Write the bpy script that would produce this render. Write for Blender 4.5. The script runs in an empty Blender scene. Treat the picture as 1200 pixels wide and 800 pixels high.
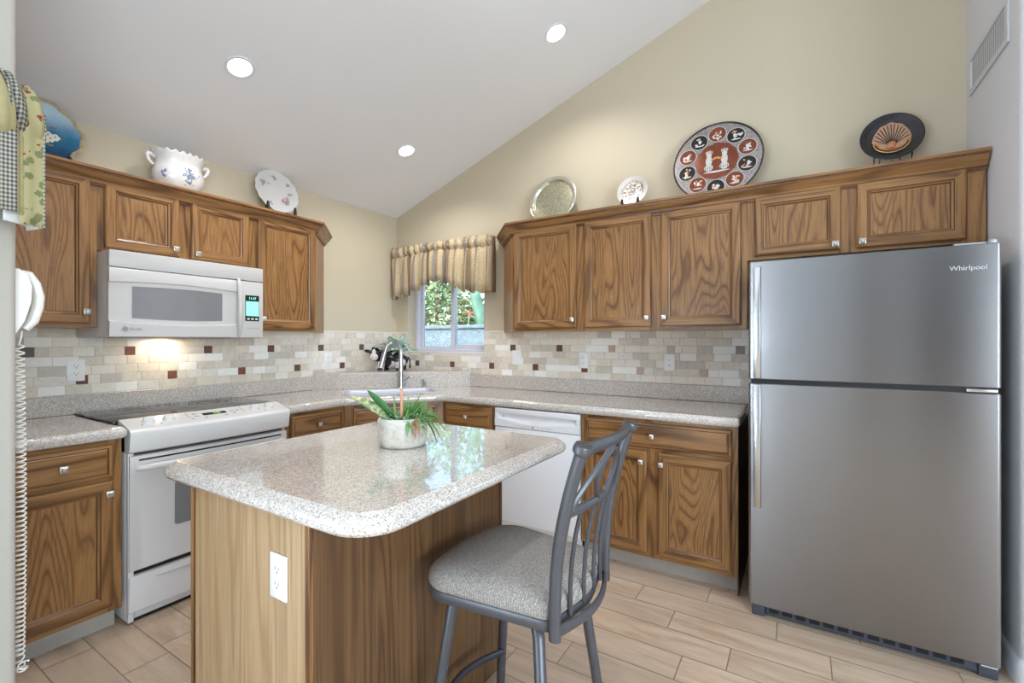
import bpy, bmesh, math, random
from mathutils import Vector, Matrix
R = math.radians
random.seed(7)
S = bpy.context.scene
C = S.collection

# ---------------------------------------------------------------- camera, sky, exposure
cam_d = bpy.data.cameras.new('camera'); cam = bpy.data.objects.new('camera', cam_d); C.objects.link(cam)
cam_d.sensor_width = 36; cam_d.lens = 36 * 543.53 / 1200; cam_d.shift_y = -0.0012
cam_d.clip_start = 0.02
cam.location = (0, 0, 1.31); cam.rotation_euler = (R(90), 0, R(31.743))
S.camera = cam
S.view_settings.view_transform = 'Standard'; S.view_settings.look = 'None'
S.view_settings.gamma = 1; S.view_settings.use_curve_mapping = False
S.view_settings.exposure = 0.41
S.cycles.max_bounces = 8; S.cycles.diffuse_bounces = 5; S.cycles.glossy_bounces = 4
S.cycles.transparent_max_bounces = 8; S.cycles.sample_clamp_indirect = 4
S.cycles.caustics_reflective = False; S.cycles.caustics_refractive = False
try:
    S.cycles.use_denoising = True; S.cycles.denoiser = 'OPENIMAGEDENOISE'
except Exception: pass

W = bpy.data.worlds.new('sky'); S.world = W; W.use_nodes = True
wn = W.node_tree; wn.nodes.clear()
sky = wn.nodes.new('ShaderNodeTexSky'); sky.sky_type = 'NISHITA'; sky.sun_disc = False
sky.sun_elevation = R(50); sky.sun_rotation = R(200); sky.air_density = 1.0; sky.dust_density = 0.6
bg = wn.nodes.new('ShaderNodeBackground'); bg.inputs[1].default_value = 0.5
wo = wn.nodes.new('ShaderNodeOutputWorld')
wn.links.new(sky.outputs[0], bg.inputs[0]); wn.links.new(bg.outputs[0], wo.inputs[0])

def lamp(name, kind, loc, rot, energy, color=(1, 1, 1), **k):
    d = bpy.data.lights.new(name, kind); d.energy = energy; d.color = color
    for a, v in k.items(): setattr(d, a, v)
    o = bpy.data.objects.new(name, d); C.objects.link(o); o.location = loc; o.rotation_euler = rot
    return o
sun = lamp('sun', 'SUN', (0, 0, 10), (R(52), 0, R(22)), 4.2, (1, .95, .86), angle=R(1))
# daylight coming in through the side window (the lamp stands in its opening)
L_WIN = lamp('side_window_daylight', 'AREA', (-1.80, -.62, 1.50), (0, R(-92), 0), 17, (.66, .83, 1), shape='RECTANGLE', size=.9, size_y=1.35)
# an unseen patio door added further back, its lamp tilted upwards for more light
L_DOOR = lamp('added_door_daylight', 'AREA', (-1.84, -2.72, 1.12), (0, R(-100), 0), 128, (.67, .83, 1), shape='RECTANGLE', size=2.0, size_y=2.2)

L_UP = lamp('added_ceiling_uplight', 'AREA', (-1.84, -2.72, .7), (0, R(-145), 0), 150, (.72, .86, 1), shape='RECTANGLE', size=1.2, size_y=2.2)  # added uplight that brightens the ceiling; no paving is modelled

# added fill from the right with an invented window, brightening the range wall
L_FAR = lamp('added_right_fill', 'AREA', (3.26, -1.2, 1.55), (0, R(97), 0), 205, (.76, .88, 1), shape='RECTANGLE', size=1.5, size_y=3.2)

# ---------------------------------------------------------------- helpers
class MB:
    """collects shapes, then links them as ONE mesh object"""
    def __init__(s): s.v = []; s.f = []; s.m = []
    def add(s, vs, fs, m=0):
        o = len(s.v); s.v += [tuple(v) for v in vs]; s.f += [tuple(i + o for i in f) for f in fs]
        s.m += [m] * len(fs) if isinstance(m, int) else list(m)
        return s
    def box(s, a, b, m=0, bev=0, seg=2):
        x0, x1 = sorted((a[0], b[0])); y0, y1 = sorted((a[1], b[1])); z0, z1 = sorted((a[2], b[2]))
        if not bev:
            vs = [(x, y, z) for x in (x0, x1) for y in (y0, y1) for z in (z0, z1)]
            return s.add(vs, [(0, 1, 3, 2), (4, 6, 7, 5), (0, 4, 5, 1), (2, 3, 7, 6), (0, 2, 6, 4), (1, 5, 7, 3)], m)
        bm = bmesh.new(); bmesh.ops.create_cube(bm, size=1)
        for v in bm.verts:
            v.co = Vector(((x0 + x1) / 2 + v.co.x * (x1 - x0), (y0 + y1) / 2 + v.co.y * (y1 - y0), (z0 + z1) / 2 + v.co.z * (z1 - z0)))
        bmesh.ops.bevel(bm, geom=bm.edges[:], offset=bev, segments=seg, affect='EDGES', profile=.5)
        bm.verts.index_update()
        s.add([v.co for v in bm.verts], [[v.index for v in f.verts] for f in bm.faces], m); bm.free(); return s
    def loops(s, lps, m=0, closed=True, cap0=False, cap1=False, ring=False):
        n = len(lps[0]); vs = [p for l in lps for p in l]; fs = []
        K = len(lps)
        for k in range(K if ring else K - 1):
            a = k * n; b = ((k + 1) % K) * n
            for i in range(n if closed else n - 1):
                j = (i + 1) % n; fs.append((a + i, a + j, b + j, b + i))
        if cap0: fs.append(tuple(range(n))[::-1])
        if cap1: fs.append(tuple((K - 1) * n + i for i in range(n)))
        return s.add(vs, fs, m)
    def tube(s, pts, r, n=10, m=0, cap=True, flat=1.0, up=None, ring=False):
        pts = [Vector(p) for p in pts]; N = len(pts)
        rs = r if isinstance(r, (list, tuple)) else [r] * N
        lps = []; u = None
        for i, p in enumerate(pts):
            if ring: t = pts[(i + 1) % N] - pts[i - 1]
            else: t = (pts[min(i + 1, N - 1)] - pts[max(i - 1, 0)])
            t.normalize()
            if u is None:
                ref = Vector(up) if up else (Vector((0, 0, 1)) if abs(t.z) < .9 else Vector((1, 0, 0)))
                u = (ref - t * ref.dot(t)).normalized()
            else: u = (u - t * u.dot(t)).normalized()
            w = t.cross(u)
            lps.append([p + (u * math.cos(a) + w * math.sin(a) * flat) * rs[i] for a in [2 * math.pi * k / n for k in range(n)]])
        return s.loops(lps, m, cap0=cap and not ring, cap1=cap and not ring, ring=ring)
    def lathe(s, prof, n=32, m=0, M=None, fr=None, cap0=False, cap1=False):
        """prof: (radius, height) pairs; fr(angle) optional radius factor; M: matrix"""
        lps = []
        for r, z in prof:
            l = []
            for k in range(n):
                a = 2 * math.pi * k / n
                f = fr(a, r, z) if fr else 1
                p = Vector((r * f * math.cos(a), r * f * math.sin(a), z)); l.append(M @ p if M else p)
            lps.append(l)
        return s.loops(lps, m, cap0=cap0, cap1=cap1)
    def ball(s, c, r, m=0, n=12, k=8, M=None):
        rx, ry, rz = r if isinstance(r, (tuple, list)) else (r, r, r)
        lps = []
        for i in range(k + 1):
            th = math.pi * i / k; q = max(math.sin(th), .001)
            l = []
            for j in range(n):
                a = 2 * math.pi * j / n
                p = Vector((rx * q * math.cos(a), ry * q * math.sin(a), -rz * math.cos(th)))
                if M: p = M @ p
                l.append(Vector(c) + p)
            lps.append(l)
        return s.loops(lps, m, cap0=True, cap1=True)
    def prism(s, poly, d0, d1, plane='xz', m=0, bev=0):
        f = {'xz': lambda a, b, d: (a, d, b), 'xy': lambda a, b, d: (a, b, d), 'yz': lambda a, b, d: (d, a, b)}[plane]
        if not bev:
            return s.loops([[f(a, b, d0) for a, b in poly], [f(a, b, d1) for a, b in poly]], m, cap0=True, cap1=True)
        q = offset_poly(poly, bev); sg = 1 if d1 > d0 else -1
        return s.loops([[f(a, b, d0) for a, b in poly], [f(a, b, d1 - sg * bev) for a, b in poly], [f(a, b, d1) for a, b in q]], m, cap0=True, cap1=True)
    def build(s, name, mats, parent=None, loc=(0, 0, 0), rot=(0, 0, 0), smooth=35, recalc=True):
        me = bpy.data.meshes.new(name); me.from_pydata(s.v, [], s.f)
        mats = mats if isinstance(mats, (list, tuple)) else [mats]
        for q in mats: me.materials.append(q)
        for p, i in zip(me.polygons, s.m): p.material_index = i
        if recalc:
            bm = bmesh.new(); bm.from_mesh(me); bmesh.ops.recalc_face_normals(bm, faces=bm.faces[:]); bm.to_mesh(me); bm.free()
        if smooth:
            for p in me.polygons: p.use_smooth = True
            me.set_sharp_from_angle(angle=R(smooth))
        o = bpy.data.objects.new(name, me); C.objects.link(o); o.location = loc; o.rotation_euler = rot
        if parent: o.parent = parent
        return o

def offset_poly(P, d):
    """inward offset of a polygon (either winding)"""
    A = sum(P[i][0] * P[(i + 1) % len(P)][1] - P[(i + 1) % len(P)][0] * P[i][1] for i in range(len(P)))
    sg = 1 if A > 0 else -1; out = []; n = len(P)
    for i in range(n):
        a, b, c = Vector(P[i - 1]), Vector(P[i]), Vector(P[(i + 1) % n])
        e1 = (b - a).normalized(); e2 = (c - b).normalized()
        n1 = Vector((-e1.y, e1.x)) * sg; n2 = Vector((-e2.y, e2.x)) * sg
        k = 1 + n1.dot(n2); q = b + (n1 + n2) * (d / max(k, .2)); out.append((q.x, q.y))
    return out
def rounded(P, r, seg=8):
    """polygon with rounded corners; r per corner or one value"""
    out = []; n = len(P); r = r if isinstance(r, (list, tuple)) else [r] * n
    for i in range(n):
        a, b, c = Vector(P[i - 1]), Vector(P[i]), Vector(P[(i + 1) % n])
        if r[i] <= 0: out.append(tuple(b)); continue
        d1 = (a - b).normalized(); d2 = (c - b).normalized(); ang = d1.angle(d2); t = r[i] / math.tan(ang / 2)
        cen = b + (d1 + d2).normalized() * (r[i] / math.sin(ang / 2)); p0 = b + d1 * t; p1 = b + d2 * t
        a0 = math.atan2(*(p0 - cen).yx); a1 = math.atan2(*(p1 - cen).yx); da = (a1 - a0 + math.pi) % (2 * math.pi) - math.pi
        for k in range(seg + 1):
            q = a0 + da * k / seg; out.append((cen.x + r[i] * math.cos(q), cen.y + r[i] * math.sin(q)))
    return out
def fill(mb, outer, holes, z, m=0, fn=None):
    bm = bmesh.new()
    for l in [outer] + holes:
        vs = [bm.verts.new((p[0], p[1], 0)) for p in l]
        for i in range(len(vs)): bm.edges.new((vs[i - 1], vs[i]))
    bmesh.ops.triangle_fill(bm, edges=bm.edges[:], use_beauty=True)
    bm.verts.index_update()
    f = fn or (lambda x, y: (x, y, z))
    mb.add([f(v.co.x, v.co.y) for v in bm.verts], [[v.index for v in q.verts] for q in bm.faces], m); bm.free()
def bez(p0, p1, p2, p3, n=10):
    p0, p1, p2, p3 = map(Vector, (p0, p1, p2, p3))
    return [p0 * (1 - t) ** 3 + p1 * 3 * t * (1 - t) ** 2 + p2 * 3 * t * t * (1 - t) + p3 * t ** 3 for t in [i / n for i in range(n + 1)]]
def circ(r, n=24, cx=0, cy=0): return [(cx + r * math.cos(2 * math.pi * k / n), cy + r * math.sin(2 * math.pi * k / n)) for k in range(n)]

def tag(o, label, cat, group=None):
    o['label'] = label; o['category'] = cat
    if group: o['group'] = group
    return o
def thing(name, label, cat, loc=(0, 0, 0), rotz=0, group=None):
    o = bpy.data.objects.new(name, None); C.objects.link(o); o.empty_display_size = .1
    o.location = loc; o.rotation_euler = (0, 0, R(rotz)); return tag(o, label, cat, group)
def struct(o): o['kind'] = 'structure'; return o
def dup(root, loc, label=None, rot=None):
    r = root.copy(); C.objects.link(r); r.location = loc
    if rot: r.rotation_euler = rot
    if label: r['label'] = label
    for ch in list(root.children):
        c = ch.copy(); C.objects.link(c); c.parent = r
        for g in list(ch.children):
            d = g.copy(); C.objects.link(d); d.parent = c
    return r
def text(name, body, size, mat, parent, loc, rot, extr=.0006, align='CENTER'):
    cu = bpy.data.curves.new(name, 'FONT'); cu.body = body; cu.size = size; cu.extrude = extr
    cu.align_x = align; cu.align_y = 'CENTER'; cu.resolution_u = 3
    t = bpy.data.objects.new(name + '_curve', cu); C.objects.link(t)
    dg = bpy.context.evaluated_depsgraph_get(); me = bpy.data.meshes.new_from_object(t.evaluated_get(dg))
    bpy.data.objects.remove(t); me.name = name; me.materials.clear(); me.materials.append(mat)
    o = bpy.data.objects.new(name, me); C.objects.link(o); o.parent = parent; o.location = loc; o.rotation_euler = rot
    return o

# ---------------------------------------------------------------- materials
def lin(c):
    return tuple((x / 12.92 if x <= .04045 else ((x + .055) / 1.055) ** 2.4) for x in [q / 255 for q in c]) + (1,)
class NM:
    def __init__(s, name):
        s.mat = bpy.data.materials.new(name); s.mat.use_nodes = True; s.t = s.mat.node_tree
        s.b = s.t.nodes['Principled BSDF']; s.out = s.t.nodes['Material Output']
    def n(s, typ, **k):
        q = s.t.nodes.new('ShaderNode' + typ)
        for a, v in k.items():
            if a.startswith('i_'):
                key = a[2:]; key = int(key) if key.isdigit() else key.replace('_', ' ')
                q.inputs[key].default_value = v
            else: setattr(q, a, v)
        return q
    def l(s, a, b): s.t.links.new(a, b)
    def math(s, op, a, b=None, clamp=False):
        q = s.n('Math', operation=op); q.use_clamp = clamp
        for i, x in enumerate((a, b)):
            if x is None: continue
            if hasattr(x, 'links'): s.l(x, q.inputs[i])
            else: q.inputs[i].default_value = x
        return q.outputs[0]
    def ramp(s, fac, stops, interp='LINEAR'):
        q = s.n('ValToRGB'); q.color_ramp.interpolation = interp; e = q.color_ramp.elements
        while len(e) < len(stops): e.new(.5)
        for el, (p, c) in zip(e, stops): el.position = p; el.color = c
        s.l(fac, q.inputs[0]); return q.outputs[0]
    def mix(s, fac, a, b, mode='MIX'):
        q = s.n('Mix', data_type='RGBA', blend_type=mode)
        for i, x in ((0, fac), (6, a), (7, b)):
            if hasattr(x, 'links'): s.l(x, q.inputs[i])
            else: q.inputs[i].default_value = x
        return q.outputs[2]
    def coords(s, scale=(1, 1, 1), rand=False, kind='Object', rot=(0, 0, 0)):
        tc = s.n('TexCoord'); o = tc.outputs[kind]
        if rand:
            oi = s.n('ObjectInfo'); va = s.n('VectorMath', operation='MULTIPLY_ADD')
            cx = s.n('CombineXYZ'); s.l(oi.outputs['Random'], cx.inputs[0]); s.l(oi.outputs['Random'], cx.inputs[1]); s.l(oi.outputs['Random'], cx.inputs[2])
            s.l(cx.outputs[0], va.inputs[0]); va.inputs[1].default_value = (37, 23, 51); s.l(o, va.inputs[2]); o = va.outputs[0]
        mp = s.n('Mapping'); mp.inputs['Scale'].default_value = scale; mp.inputs['Rotation'].default_value = rot
        s.l(o, mp.inputs[0]); return mp.outputs[0]
    def noise(s, vec, scale, detail=2, rough=.5, out=0, dist=0):
        q = s.n('TexNoise'); q.inputs['Scale'].default_value = scale; q.inputs['Detail'].default_value = detail
        q.inputs['Roughness'].default_value = rough; q.inputs['Distortion'].default_value = dist
        if vec is not None: s.l(vec, q.inputs['Vector'])
        return q.outputs[out]
    def set(s, **k):
        for a, v in k.items():
            key = a.replace('_', ' ')
            if hasattr(v, 'links'): s.l(v, s.b.inputs[key])
            else: s.b.inputs[key].default_value = v
        return s.mat
    def bump(s, h, strength=.2, dist=.002):
        q = s.n('Bump'); q.inputs['Strength'].default_value = strength; q.inputs['Distance'].default_value = dist
        s.l(h, q.inputs['Height']); s.l(q.outputs[0], s.b.inputs['Normal'])

def plain(name, rgb, rough=.5, metal=0, spec=.5, var=.04, scale=40, bump=0, **k):
    """solid colour with a faint procedural mottling"""
    m = NM(name); c = lin(rgb)
    f = m.noise(m.coords(), scale, 3)
    lo = tuple(x * (1 - var) for x in c[:3]) + (1,); hi = tuple(min(1, x * (1 + var)) for x in c[:3]) + (1,)
    m.set(Base_Color=m.ramp(f, [(.3, lo), (.7, hi)]), Roughness=rough, Metallic=metal, Specular_IOR_Level=spec)
    if bump: m.bump(f, bump, .001)
    for a, v in k.items(): m.set(**{a: v})
    return m.mat

def oak(name, scale, light, mid, dark, rings=11, rough=.34, base=4.2):
    m = NM(name); v = m.coords(scale, True)
    n1 = m.noise(v, base, 1.5, .45, dist=.25)
    pp = m.math('PINGPONG', m.math('MULTIPLY', n1, rings), .5)
    col = m.ramp(pp, [(0, lin(dark)), (.05, lin(dark)), (.17, lin(mid)), (.6, lin(light)), (1, lin(mid))])
    v2 = m.coords(tuple(x * (16 if x > .5 else 5) for x in scale), True)
    por = m.noise(v2, 9, 3, .65)
    col = m.mix(m.ramp(por, [(.36, (1, 1, 1, 1)), (.52, (0, 0, 0, 1))]), col, lin(tuple(c * .80 for c in mid)))
    big = m.noise(m.coords((1, 1, 1), True), 1.3, 1)
    col = m.mix(m.ramp(big, [(.3, (0, 0, 0, 1)), (.8, (.35, .35, .35, 1))]), col, lin(light))
    m.set(Base_Color=col, Roughness=rough, Specular_IOR_Level=.5); m.bump(por, .12, .0006)
    return m.mat
OL, OM, OD = (160, 118, 73), (141, 99, 57), (84, 52, 28)
OAK_V = oak('oak_upright_grain', (1, 1, .10), OL, OM, OD, 13)
OAK_H = oak('oak_level_grain', (.10, .10, 1), OL, OM, OD, 13)
OAK_P = oak('oak_panel_cathedral_grain', (1, 1, .16), OL, OM, (94, 58, 32), 23, base=5.5)
OAK_D = oak('oak_groove_dark', (1, 1, .1), (112, 74, 46), (94, 58, 36), (66, 40, 26), 7)  # darker oak tone for the door, drawer and crown grooves
VEN = oak('oak_veneer_lit', (1, 1, .05), (190, 160, 124), (180, 149, 112), (158, 124, 86), 14, .3, base=6)  # lighter copy; the island end's stronger light is put into its tone
OAKS = [OAK_V, OAK_H, OAK_P, OAK_D]

def granite(name, base, light, dark, rough=.14, coat=.9):
    m = NM(name); v = m.coords()
    vo = m.n('TexVoronoi'); vo.inputs['Scale'].default_value = 330; m.l(v, vo.inputs['Vector'])
    rgb = m.n('SeparateColor'); m.l(vo.outputs['Color'], rgb.inputs[0])
    c = m.ramp(rgb.outputs[0], [(0, lin(dark)), (.10, lin(dark)), (.13, lin(tuple((a + b) / 2 for a, b in zip(base, dark)))), (.30, lin(base)), (.70, lin(base)), (.78, lin(light)), (1, lin(light))], 'CONSTANT')
    n = m.noise(v, 70, 4, .7)
    c = m.mix(m.ramp(n, [(.35, (.55, .55, .55, 1)), (.6, (0, 0, 0, 1))]), c, lin(tuple(x * .82 for x in base)))
    m.set(Base_Color=c, Roughness=rough, Specular_IOR_Level=.5, Coat_Weight=coat, Coat_Roughness=.03, Coat_IOR=1.75); return m.mat
GRAN = granite('speckled_beige_quartz', (214, 206, 199), (230, 223, 216), (150, 138, 128))
GRANM = granite('honed_speckled_upstand', (204, 195, 187), (220, 212, 205), (134, 120, 110), .42, 0)

def paint(name, rgb, bumps=.12, scale=180):
    m = NM(name); f = m.noise(m.coords(), scale, 2, .5)
    m.set(Base_Color=lin(rgb), Roughness=.75, Specular_IOR_Level=.25); m.bump(f, bumps, .002); return m.mat
CREAM = paint('cream_wall_paint', (199, 187, 164)); CEIL = paint('white_ceiling_paint', (232, 231, 232), .06)
FRONTP = paint('grey_wall_paint', (150, 150, 150)); WALLC = paint('cool_white_wall_paint', (216, 214, 216)); STUB = paint('textured_ivory_wall_paint', (170, 165, 156), .5, 70)
WHITE = plain('white_enamel', (216, 213, 211), .28, var=.01); WHITE2 = plain('white_plastic', (214, 212, 210), .4, var=.01)
TRIMW = plain('white_trim_paint', (222, 222, 226), .45, var=.02)
OUTW = plain('bright_white_cover_plate', (238, 237, 236), .35, var=.01)
BLACK = plain('black_gap', (14, 14, 15), .6); DARKG = plain('dark_grey_plastic', (70, 74, 84), .45)
CHROME = plain('brushed_nickel', (196, 196, 198), .28, 1, var=.03); SATIN = plain('satin_nickel_knob', (206, 204, 198), .38, .85, var=.03)
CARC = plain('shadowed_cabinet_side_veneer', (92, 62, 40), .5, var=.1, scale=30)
IRON = plain('pewter_painted_steel', (84, 84, 88), .36, .35, var=.05)
STEEL_F = NM('brushed_stainless')
_v = STEEL_F.coords((.6, .6, 90)); _n = STEEL_F.noise(_v, 6, 2, .5)
STEEL_F.set(Base_Color=STEEL_F.ramp(_n, [(.3, lin((146, 145, 146))), (.7, lin((151, 150, 151)))]), Metallic=1.0, Roughness=.27, Anisotropic=.8, Anisotropic_Rotation=.25)
STEEL_F = STEEL_F.mat
HANDLE = plain('polished_steel_strip', (200, 200, 200), .25, 1, var=.02)
FRSIDE = plain('fridge_cabinet_grey', (70, 72, 76), .5)
def glass(name, tint=(1, 1, 1), refl=.08):
    m = NM(name); m.t.nodes.remove(m.b)
    tr = m.n('BsdfTransparent'); tr.inputs[0].default_value = tint + (1,)
    gl = m.n('BsdfGlossy'); gl.inputs['Roughness'].default_value = .02
    lw = m.n('LayerWeight'); lw.inputs[0].default_value = .25
    f = m.math('ADD', m.math('MULTIPLY', lw.outputs['Fresnel'], .6), refl * .3, True)
    mx = m.n('MixShader'); m.l(f, mx.inputs[0]); m.l(tr.outputs[0], mx.inputs[1]); m.l(gl.outputs[0], mx.inputs[2]); m.l(mx.outputs[0], m.out.inputs[0]); return m.mat
GLASS = glass('window_glass', (.97, .99, .98))
def emis(name, rgb, s):
    m = NM(name); m.set(Base_Color=lin(rgb), Emission_Color=lin(rgb), Emission_Strength=s, Roughness=.4); return m.mat

# floor plank tiles: one random tone for each tile, from an attribute on its faces
m = NM('wood_look_porcelain_planks')
at = m.n('Attribute', attribute_name='tone'); va = m.n('VectorMath', operation='MULTIPLY_ADD')
tc = m.n('TexCoord'); m.l(at.outputs['Color'], va.inputs[0]); va.inputs[1].default_value = (19, 13, 0); m.l(tc.outputs['Object'], va.inputs[2])
mp = m.n('Mapping'); mp.inputs['Scale'].default_value = (1, 7, 1); m.l(va.outputs[0], mp.inputs[0])
g1 = m.noise(mp.outputs[0], 2.2, 5, .62, dist=.6); g2 = m.noise(va.outputs[0], 3, 3)
c1 = m.ramp(g1, [(.28, lin((170, 144, 120))), (.5, lin((208, 182, 155))), (.75, lin((228, 208, 184)))])
c1 = m.mix(m.ramp(at.outputs['Fac'], [(.2, (.0, .0, .0, 1)), (1, (.8, .8, .8, 1))]), c1, lin((178, 159, 144)))
c1 = m.mix(m.ramp(g2, [(.35, (.35, .35, .35, 1)), (.6, (0, 0, 0, 1))]), c1, lin((196, 172, 150)))
m.set(Base_Color=c1, Roughness=.42, Specular_IOR_Level=.4); m.bump(g1, .1, .001); PLANK = m.mat
GROUT = plain('grey_beige_grout', (150, 132, 116), .9)
TG = plain('tile_grout', (214, 206, 194), .9)

def stone(name, a, b, vein=None):
    m = NM(name); v = m.coords((1, 1, 1)); n1 = m.noise(v, 22, 5, .6, dist=1.2)
    c = m.ramp(n1, [(.3, lin(a)), (.7, lin(b))])
    if vein:
        n2 = m.noise(v, 38, 4, .7, dist=1.5); c = m.mix(m.ramp(n2, [(.30, (.8, .8, .8, 1)), (.42, (0, 0, 0, 1))]), c, lin(vein))
    m.set(Base_Color=c, Roughness=.55); return m.mat
TILES = [stone('cream_travertine', (226, 216, 202), (236, 228, 216)), stone('beige_travertine', (206, 194, 178), (222, 212, 198), (180, 164, 146)),
         stone('ivory_marble', (238, 234, 226), (244, 241, 236)), stone('grey_beige_travertine', (196, 186, 174), (212, 203, 192), (172, 160, 148)),
         stone('sand_travertine', (216, 203, 184), (228, 218, 204), (196, 180, 160)), stone('veined_travertine', (220, 212, 202), (232, 226, 218), (158, 142, 130))]
ACC = [plain('brown_glass_accent', (106, 74, 62), .25, var=.15, scale=90), plain('plum_glass_accent', (100, 82, 82), .25, var=.12, scale=90),
       plain('rose_beige_accent', (192, 164, 148), .35, var=.1, scale=80), plain('rust_accent', (124, 80, 66), .3, var=.15, scale=90)]

# ================================================================ THE ROOM
XA, YB, XC, YC = -3.26, 3.18, .715, 2.50
def zc(x): return 2.47 + .363 * (x + 3.26)
# floor: staggered plank tiles with grout between, one object
fl = MB(); tones = []
PW, PL, GW = .1585, .62, .0022
random.seed(3)
y0 = .7415 - PW * 31
known = {2.4853: -.705, 2.6438: -.394, 2.3268: -.51, 2.1683: -.246, 2.0098: -.412, 1.8513: -.835, .9: -2.25, .7415: -2.56}
row = 0; yy = y0
while yy < YB:
    ytop = yy + PW; off = random.random() * PL
    for k, x in known.items():
        if abs(ytop - k) < .03: off = x % PL
    x = math.floor(-3.4 / PL) * PL + off - PL
    while x < 3.3:
        a, b = max(x + GW, XA), min(x + PL - GW, 3.3); c, d = yy + GW, min(ytop - GW, YB)
        if b > a + .02:
            fl.add([(a, c, 0), (b, c, 0), (b, d, 0), (a, d, 0)], [(0, 1, 2, 3)], 0); tones.append(random.random())
        x += PL
    yy += PW
fl.add([(-3.36, -4.1, -.0015), (3.3, -4.1, -.0015), (3.3, 3.3, -.0015), (-3.36, 3.3, -.0015), (-3.36, -4.1, -.1), (3.3, -4.1, -.1), (3.3, 3.3, -.1), (-3.36, 3.3, -.1)],
       [(0, 1, 2, 3), (4, 5, 6, 7), (0, 1, 5, 4), (1, 2, 6, 5), (2, 3, 7, 6), (3, 0, 4, 7)], 1); tones += [0] * 6
flo = struct(fl.build('floor', [PLANK, GROUT], smooth=0, recalc=False))
ca = flo.data.attributes.new('tone', 'FLOAT_COLOR', 'FACE')
random.seed(5)
for i, t in enumerate(tones): ca.data[i].color = (t, random.random(), random.random(), 1)

struct(MB().box((XA - .12, .353, -.1), (XA, YB + .16, 2.47), 0).build('wall_left', CREAM, smooth=0))
# window wall of the kitchen: strips round the opening, sloping top under the ceiling
WX0, WX1, WZ0, WZ1 = -3.113, -2.236, 1.205, 2.09
wb = MB()
for P in ([(XA - .12, -.1), (WX0, -.1), (WX0, zc(WX0)), (XA - .12, zc(XA - .12))], [(WX0, -.1), (WX1, -.1), (WX1, WZ0), (WX0, WZ0)],
          [(WX0, WZ1), (WX1, WZ1), (WX1, zc(WX1)), (WX0, zc(WX0))], [(WX1, -.1), (3.3, -.1), (3.3, zc(3.3)), (WX1, zc(WX1))]):
    wb.prism(P, YB, YB + .16, 'xz', 0)
struct(wb.build('wall_back', CREAM, smooth=0))
# right: a block of wall with a rounded corner beside the refrigerator
pc = rounded([(XC, YB), (XC, YC), (3.3, YC), (3.3, YB)], [0, .032, 0, 0], 6)
wr = MB(); wr.loops([[(x, y, -.1) for x, y in pc], [(x, y, zc(x) - .002) for x, y in pc]], 0, cap0=True, cap1=True)
struct(wr.build('wall_right', WALLC, smooth=30))
bb = MB()
q1 = rounded([(XC, YB), (XC, YC), (3.3, YC)], [0, .032, 0], 6)
q2 = rounded([(XC - .014, YB), (XC - .014, YC - .014), (3.3, YC - .014)], [0, .046, 0], 6)
q3 = rounded([(XC - .006, YB), (XC - .006, YC - .006), (3.3, YC - .006)], [0, .038, 0], 6)
bb.loops([[(x, y, 0) for x, y in q2], [(x, y, .082) for x, y in q2], [(x, y, .095) for x, y in q3], [(x, y, .10) for x, y in q1]], 0, closed=False)
struct(bb.build('baseboard_right', TRIMW))
# the stub of wall at the left edge of the view, with the side window further back along it
ws = MB()
SX = -1.75; SY0, SY1, SZ0, SZ1 = -1.30, .07, .98, 2.02
st_poly = rounded([(SX, SY1), (SX, .353), (XA - .1, .353), (XA - .1, .233), (SX - .12, .233), (SX - .12, SY1)], [0, .016, 0, 0, 0, 0], 5)
ws.loops([[(x, y, -.1) for x, y in st_poly], [(x, y, zc(x) - .002) for x, y in st_poly]], 0, cap0=True, cap1=True)
DY0, DY1, DZ1 = -3.84, -1.60, 2.2
for a, b, c, d in ((-4.1, DY0, -.1, 9), (DY0, DY1, DZ1, 9), (DY1, SY0, -.1, 9), (SY0, SY1, -.1, SZ0), (SY0, SY1, SZ1, 9)):
    top = [zc(SX - .12) - .002, zc(SX) - .002] if d == 9 else [d, d]
    ws.add([(SX - .12, a, c), (SX, a, c), (SX, b, c), (SX - .12, b, c), (SX - .12, a, top[0]), (SX, a, top[1]), (SX, b, top[1]), (SX - .12, b, top[0])],
           [(0, 1, 2, 3), (4, 5, 6, 7), (0, 1, 5, 4), (1, 2, 6, 5), (2, 3, 7, 6), (3, 0, 4, 7)], 0)
struct(ws.build('wall_near_left', STUB, smooth=30))
HX = 1.96          # right of this a dark hallway, added for the refrigerator's reflection
wf = MB(); wf.prism([(-1.87, -.1), (HX, -.1), (HX, zc(HX)), (-1.87, zc(-1.87))], -4.12, -4.0, 'xz', 0)
wf.prism([(HX, 2.75), (3.3, 2.75), (3.3, zc(3.3)), (HX, zc(HX))], -4.12, -4.0, 'xz', 0)
struct(wf.build('wall_front', FRONTP, smooth=0))
FY0, FY1, FZ0, FZ1 = -2.9, .5, .7, 2.4
wx = MB(); wx.box((3.2, -4.1, -.1), (3.32, FY0, zc(3.2))).box((3.2, FY1, -.1), (3.32, YC, zc(3.2))).box((3.2, FY0, -.1), (3.32, FY1, FZ0)).box((3.2, FY0, FZ1), (3.32, FY1, zc(3.2)))
struct(wx.build('wall_far_right', WALLC, smooth=0))
HALLP = paint('darkened_hallway_paint', (96, 92, 96))  # dark colour makes the added hallway look unlit in reflections
struct(MB().box((HX - .12, -6.2, -.1), (HX, -4.12, 2.85)).box((3.2, -6.2, -.1), (3.32, -4.1, 2.85)).box((HX, -6.3, -.1), (3.2, -6.2, 2.85)).box((HX - .12, -6.3, 2.75), (3.32, -4.12, 2.87)).box((HX, -6.3, -.1), (3.32, -4.1, -.003)).build('wall_added_hallway', HALLP, smooth=0))
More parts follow.
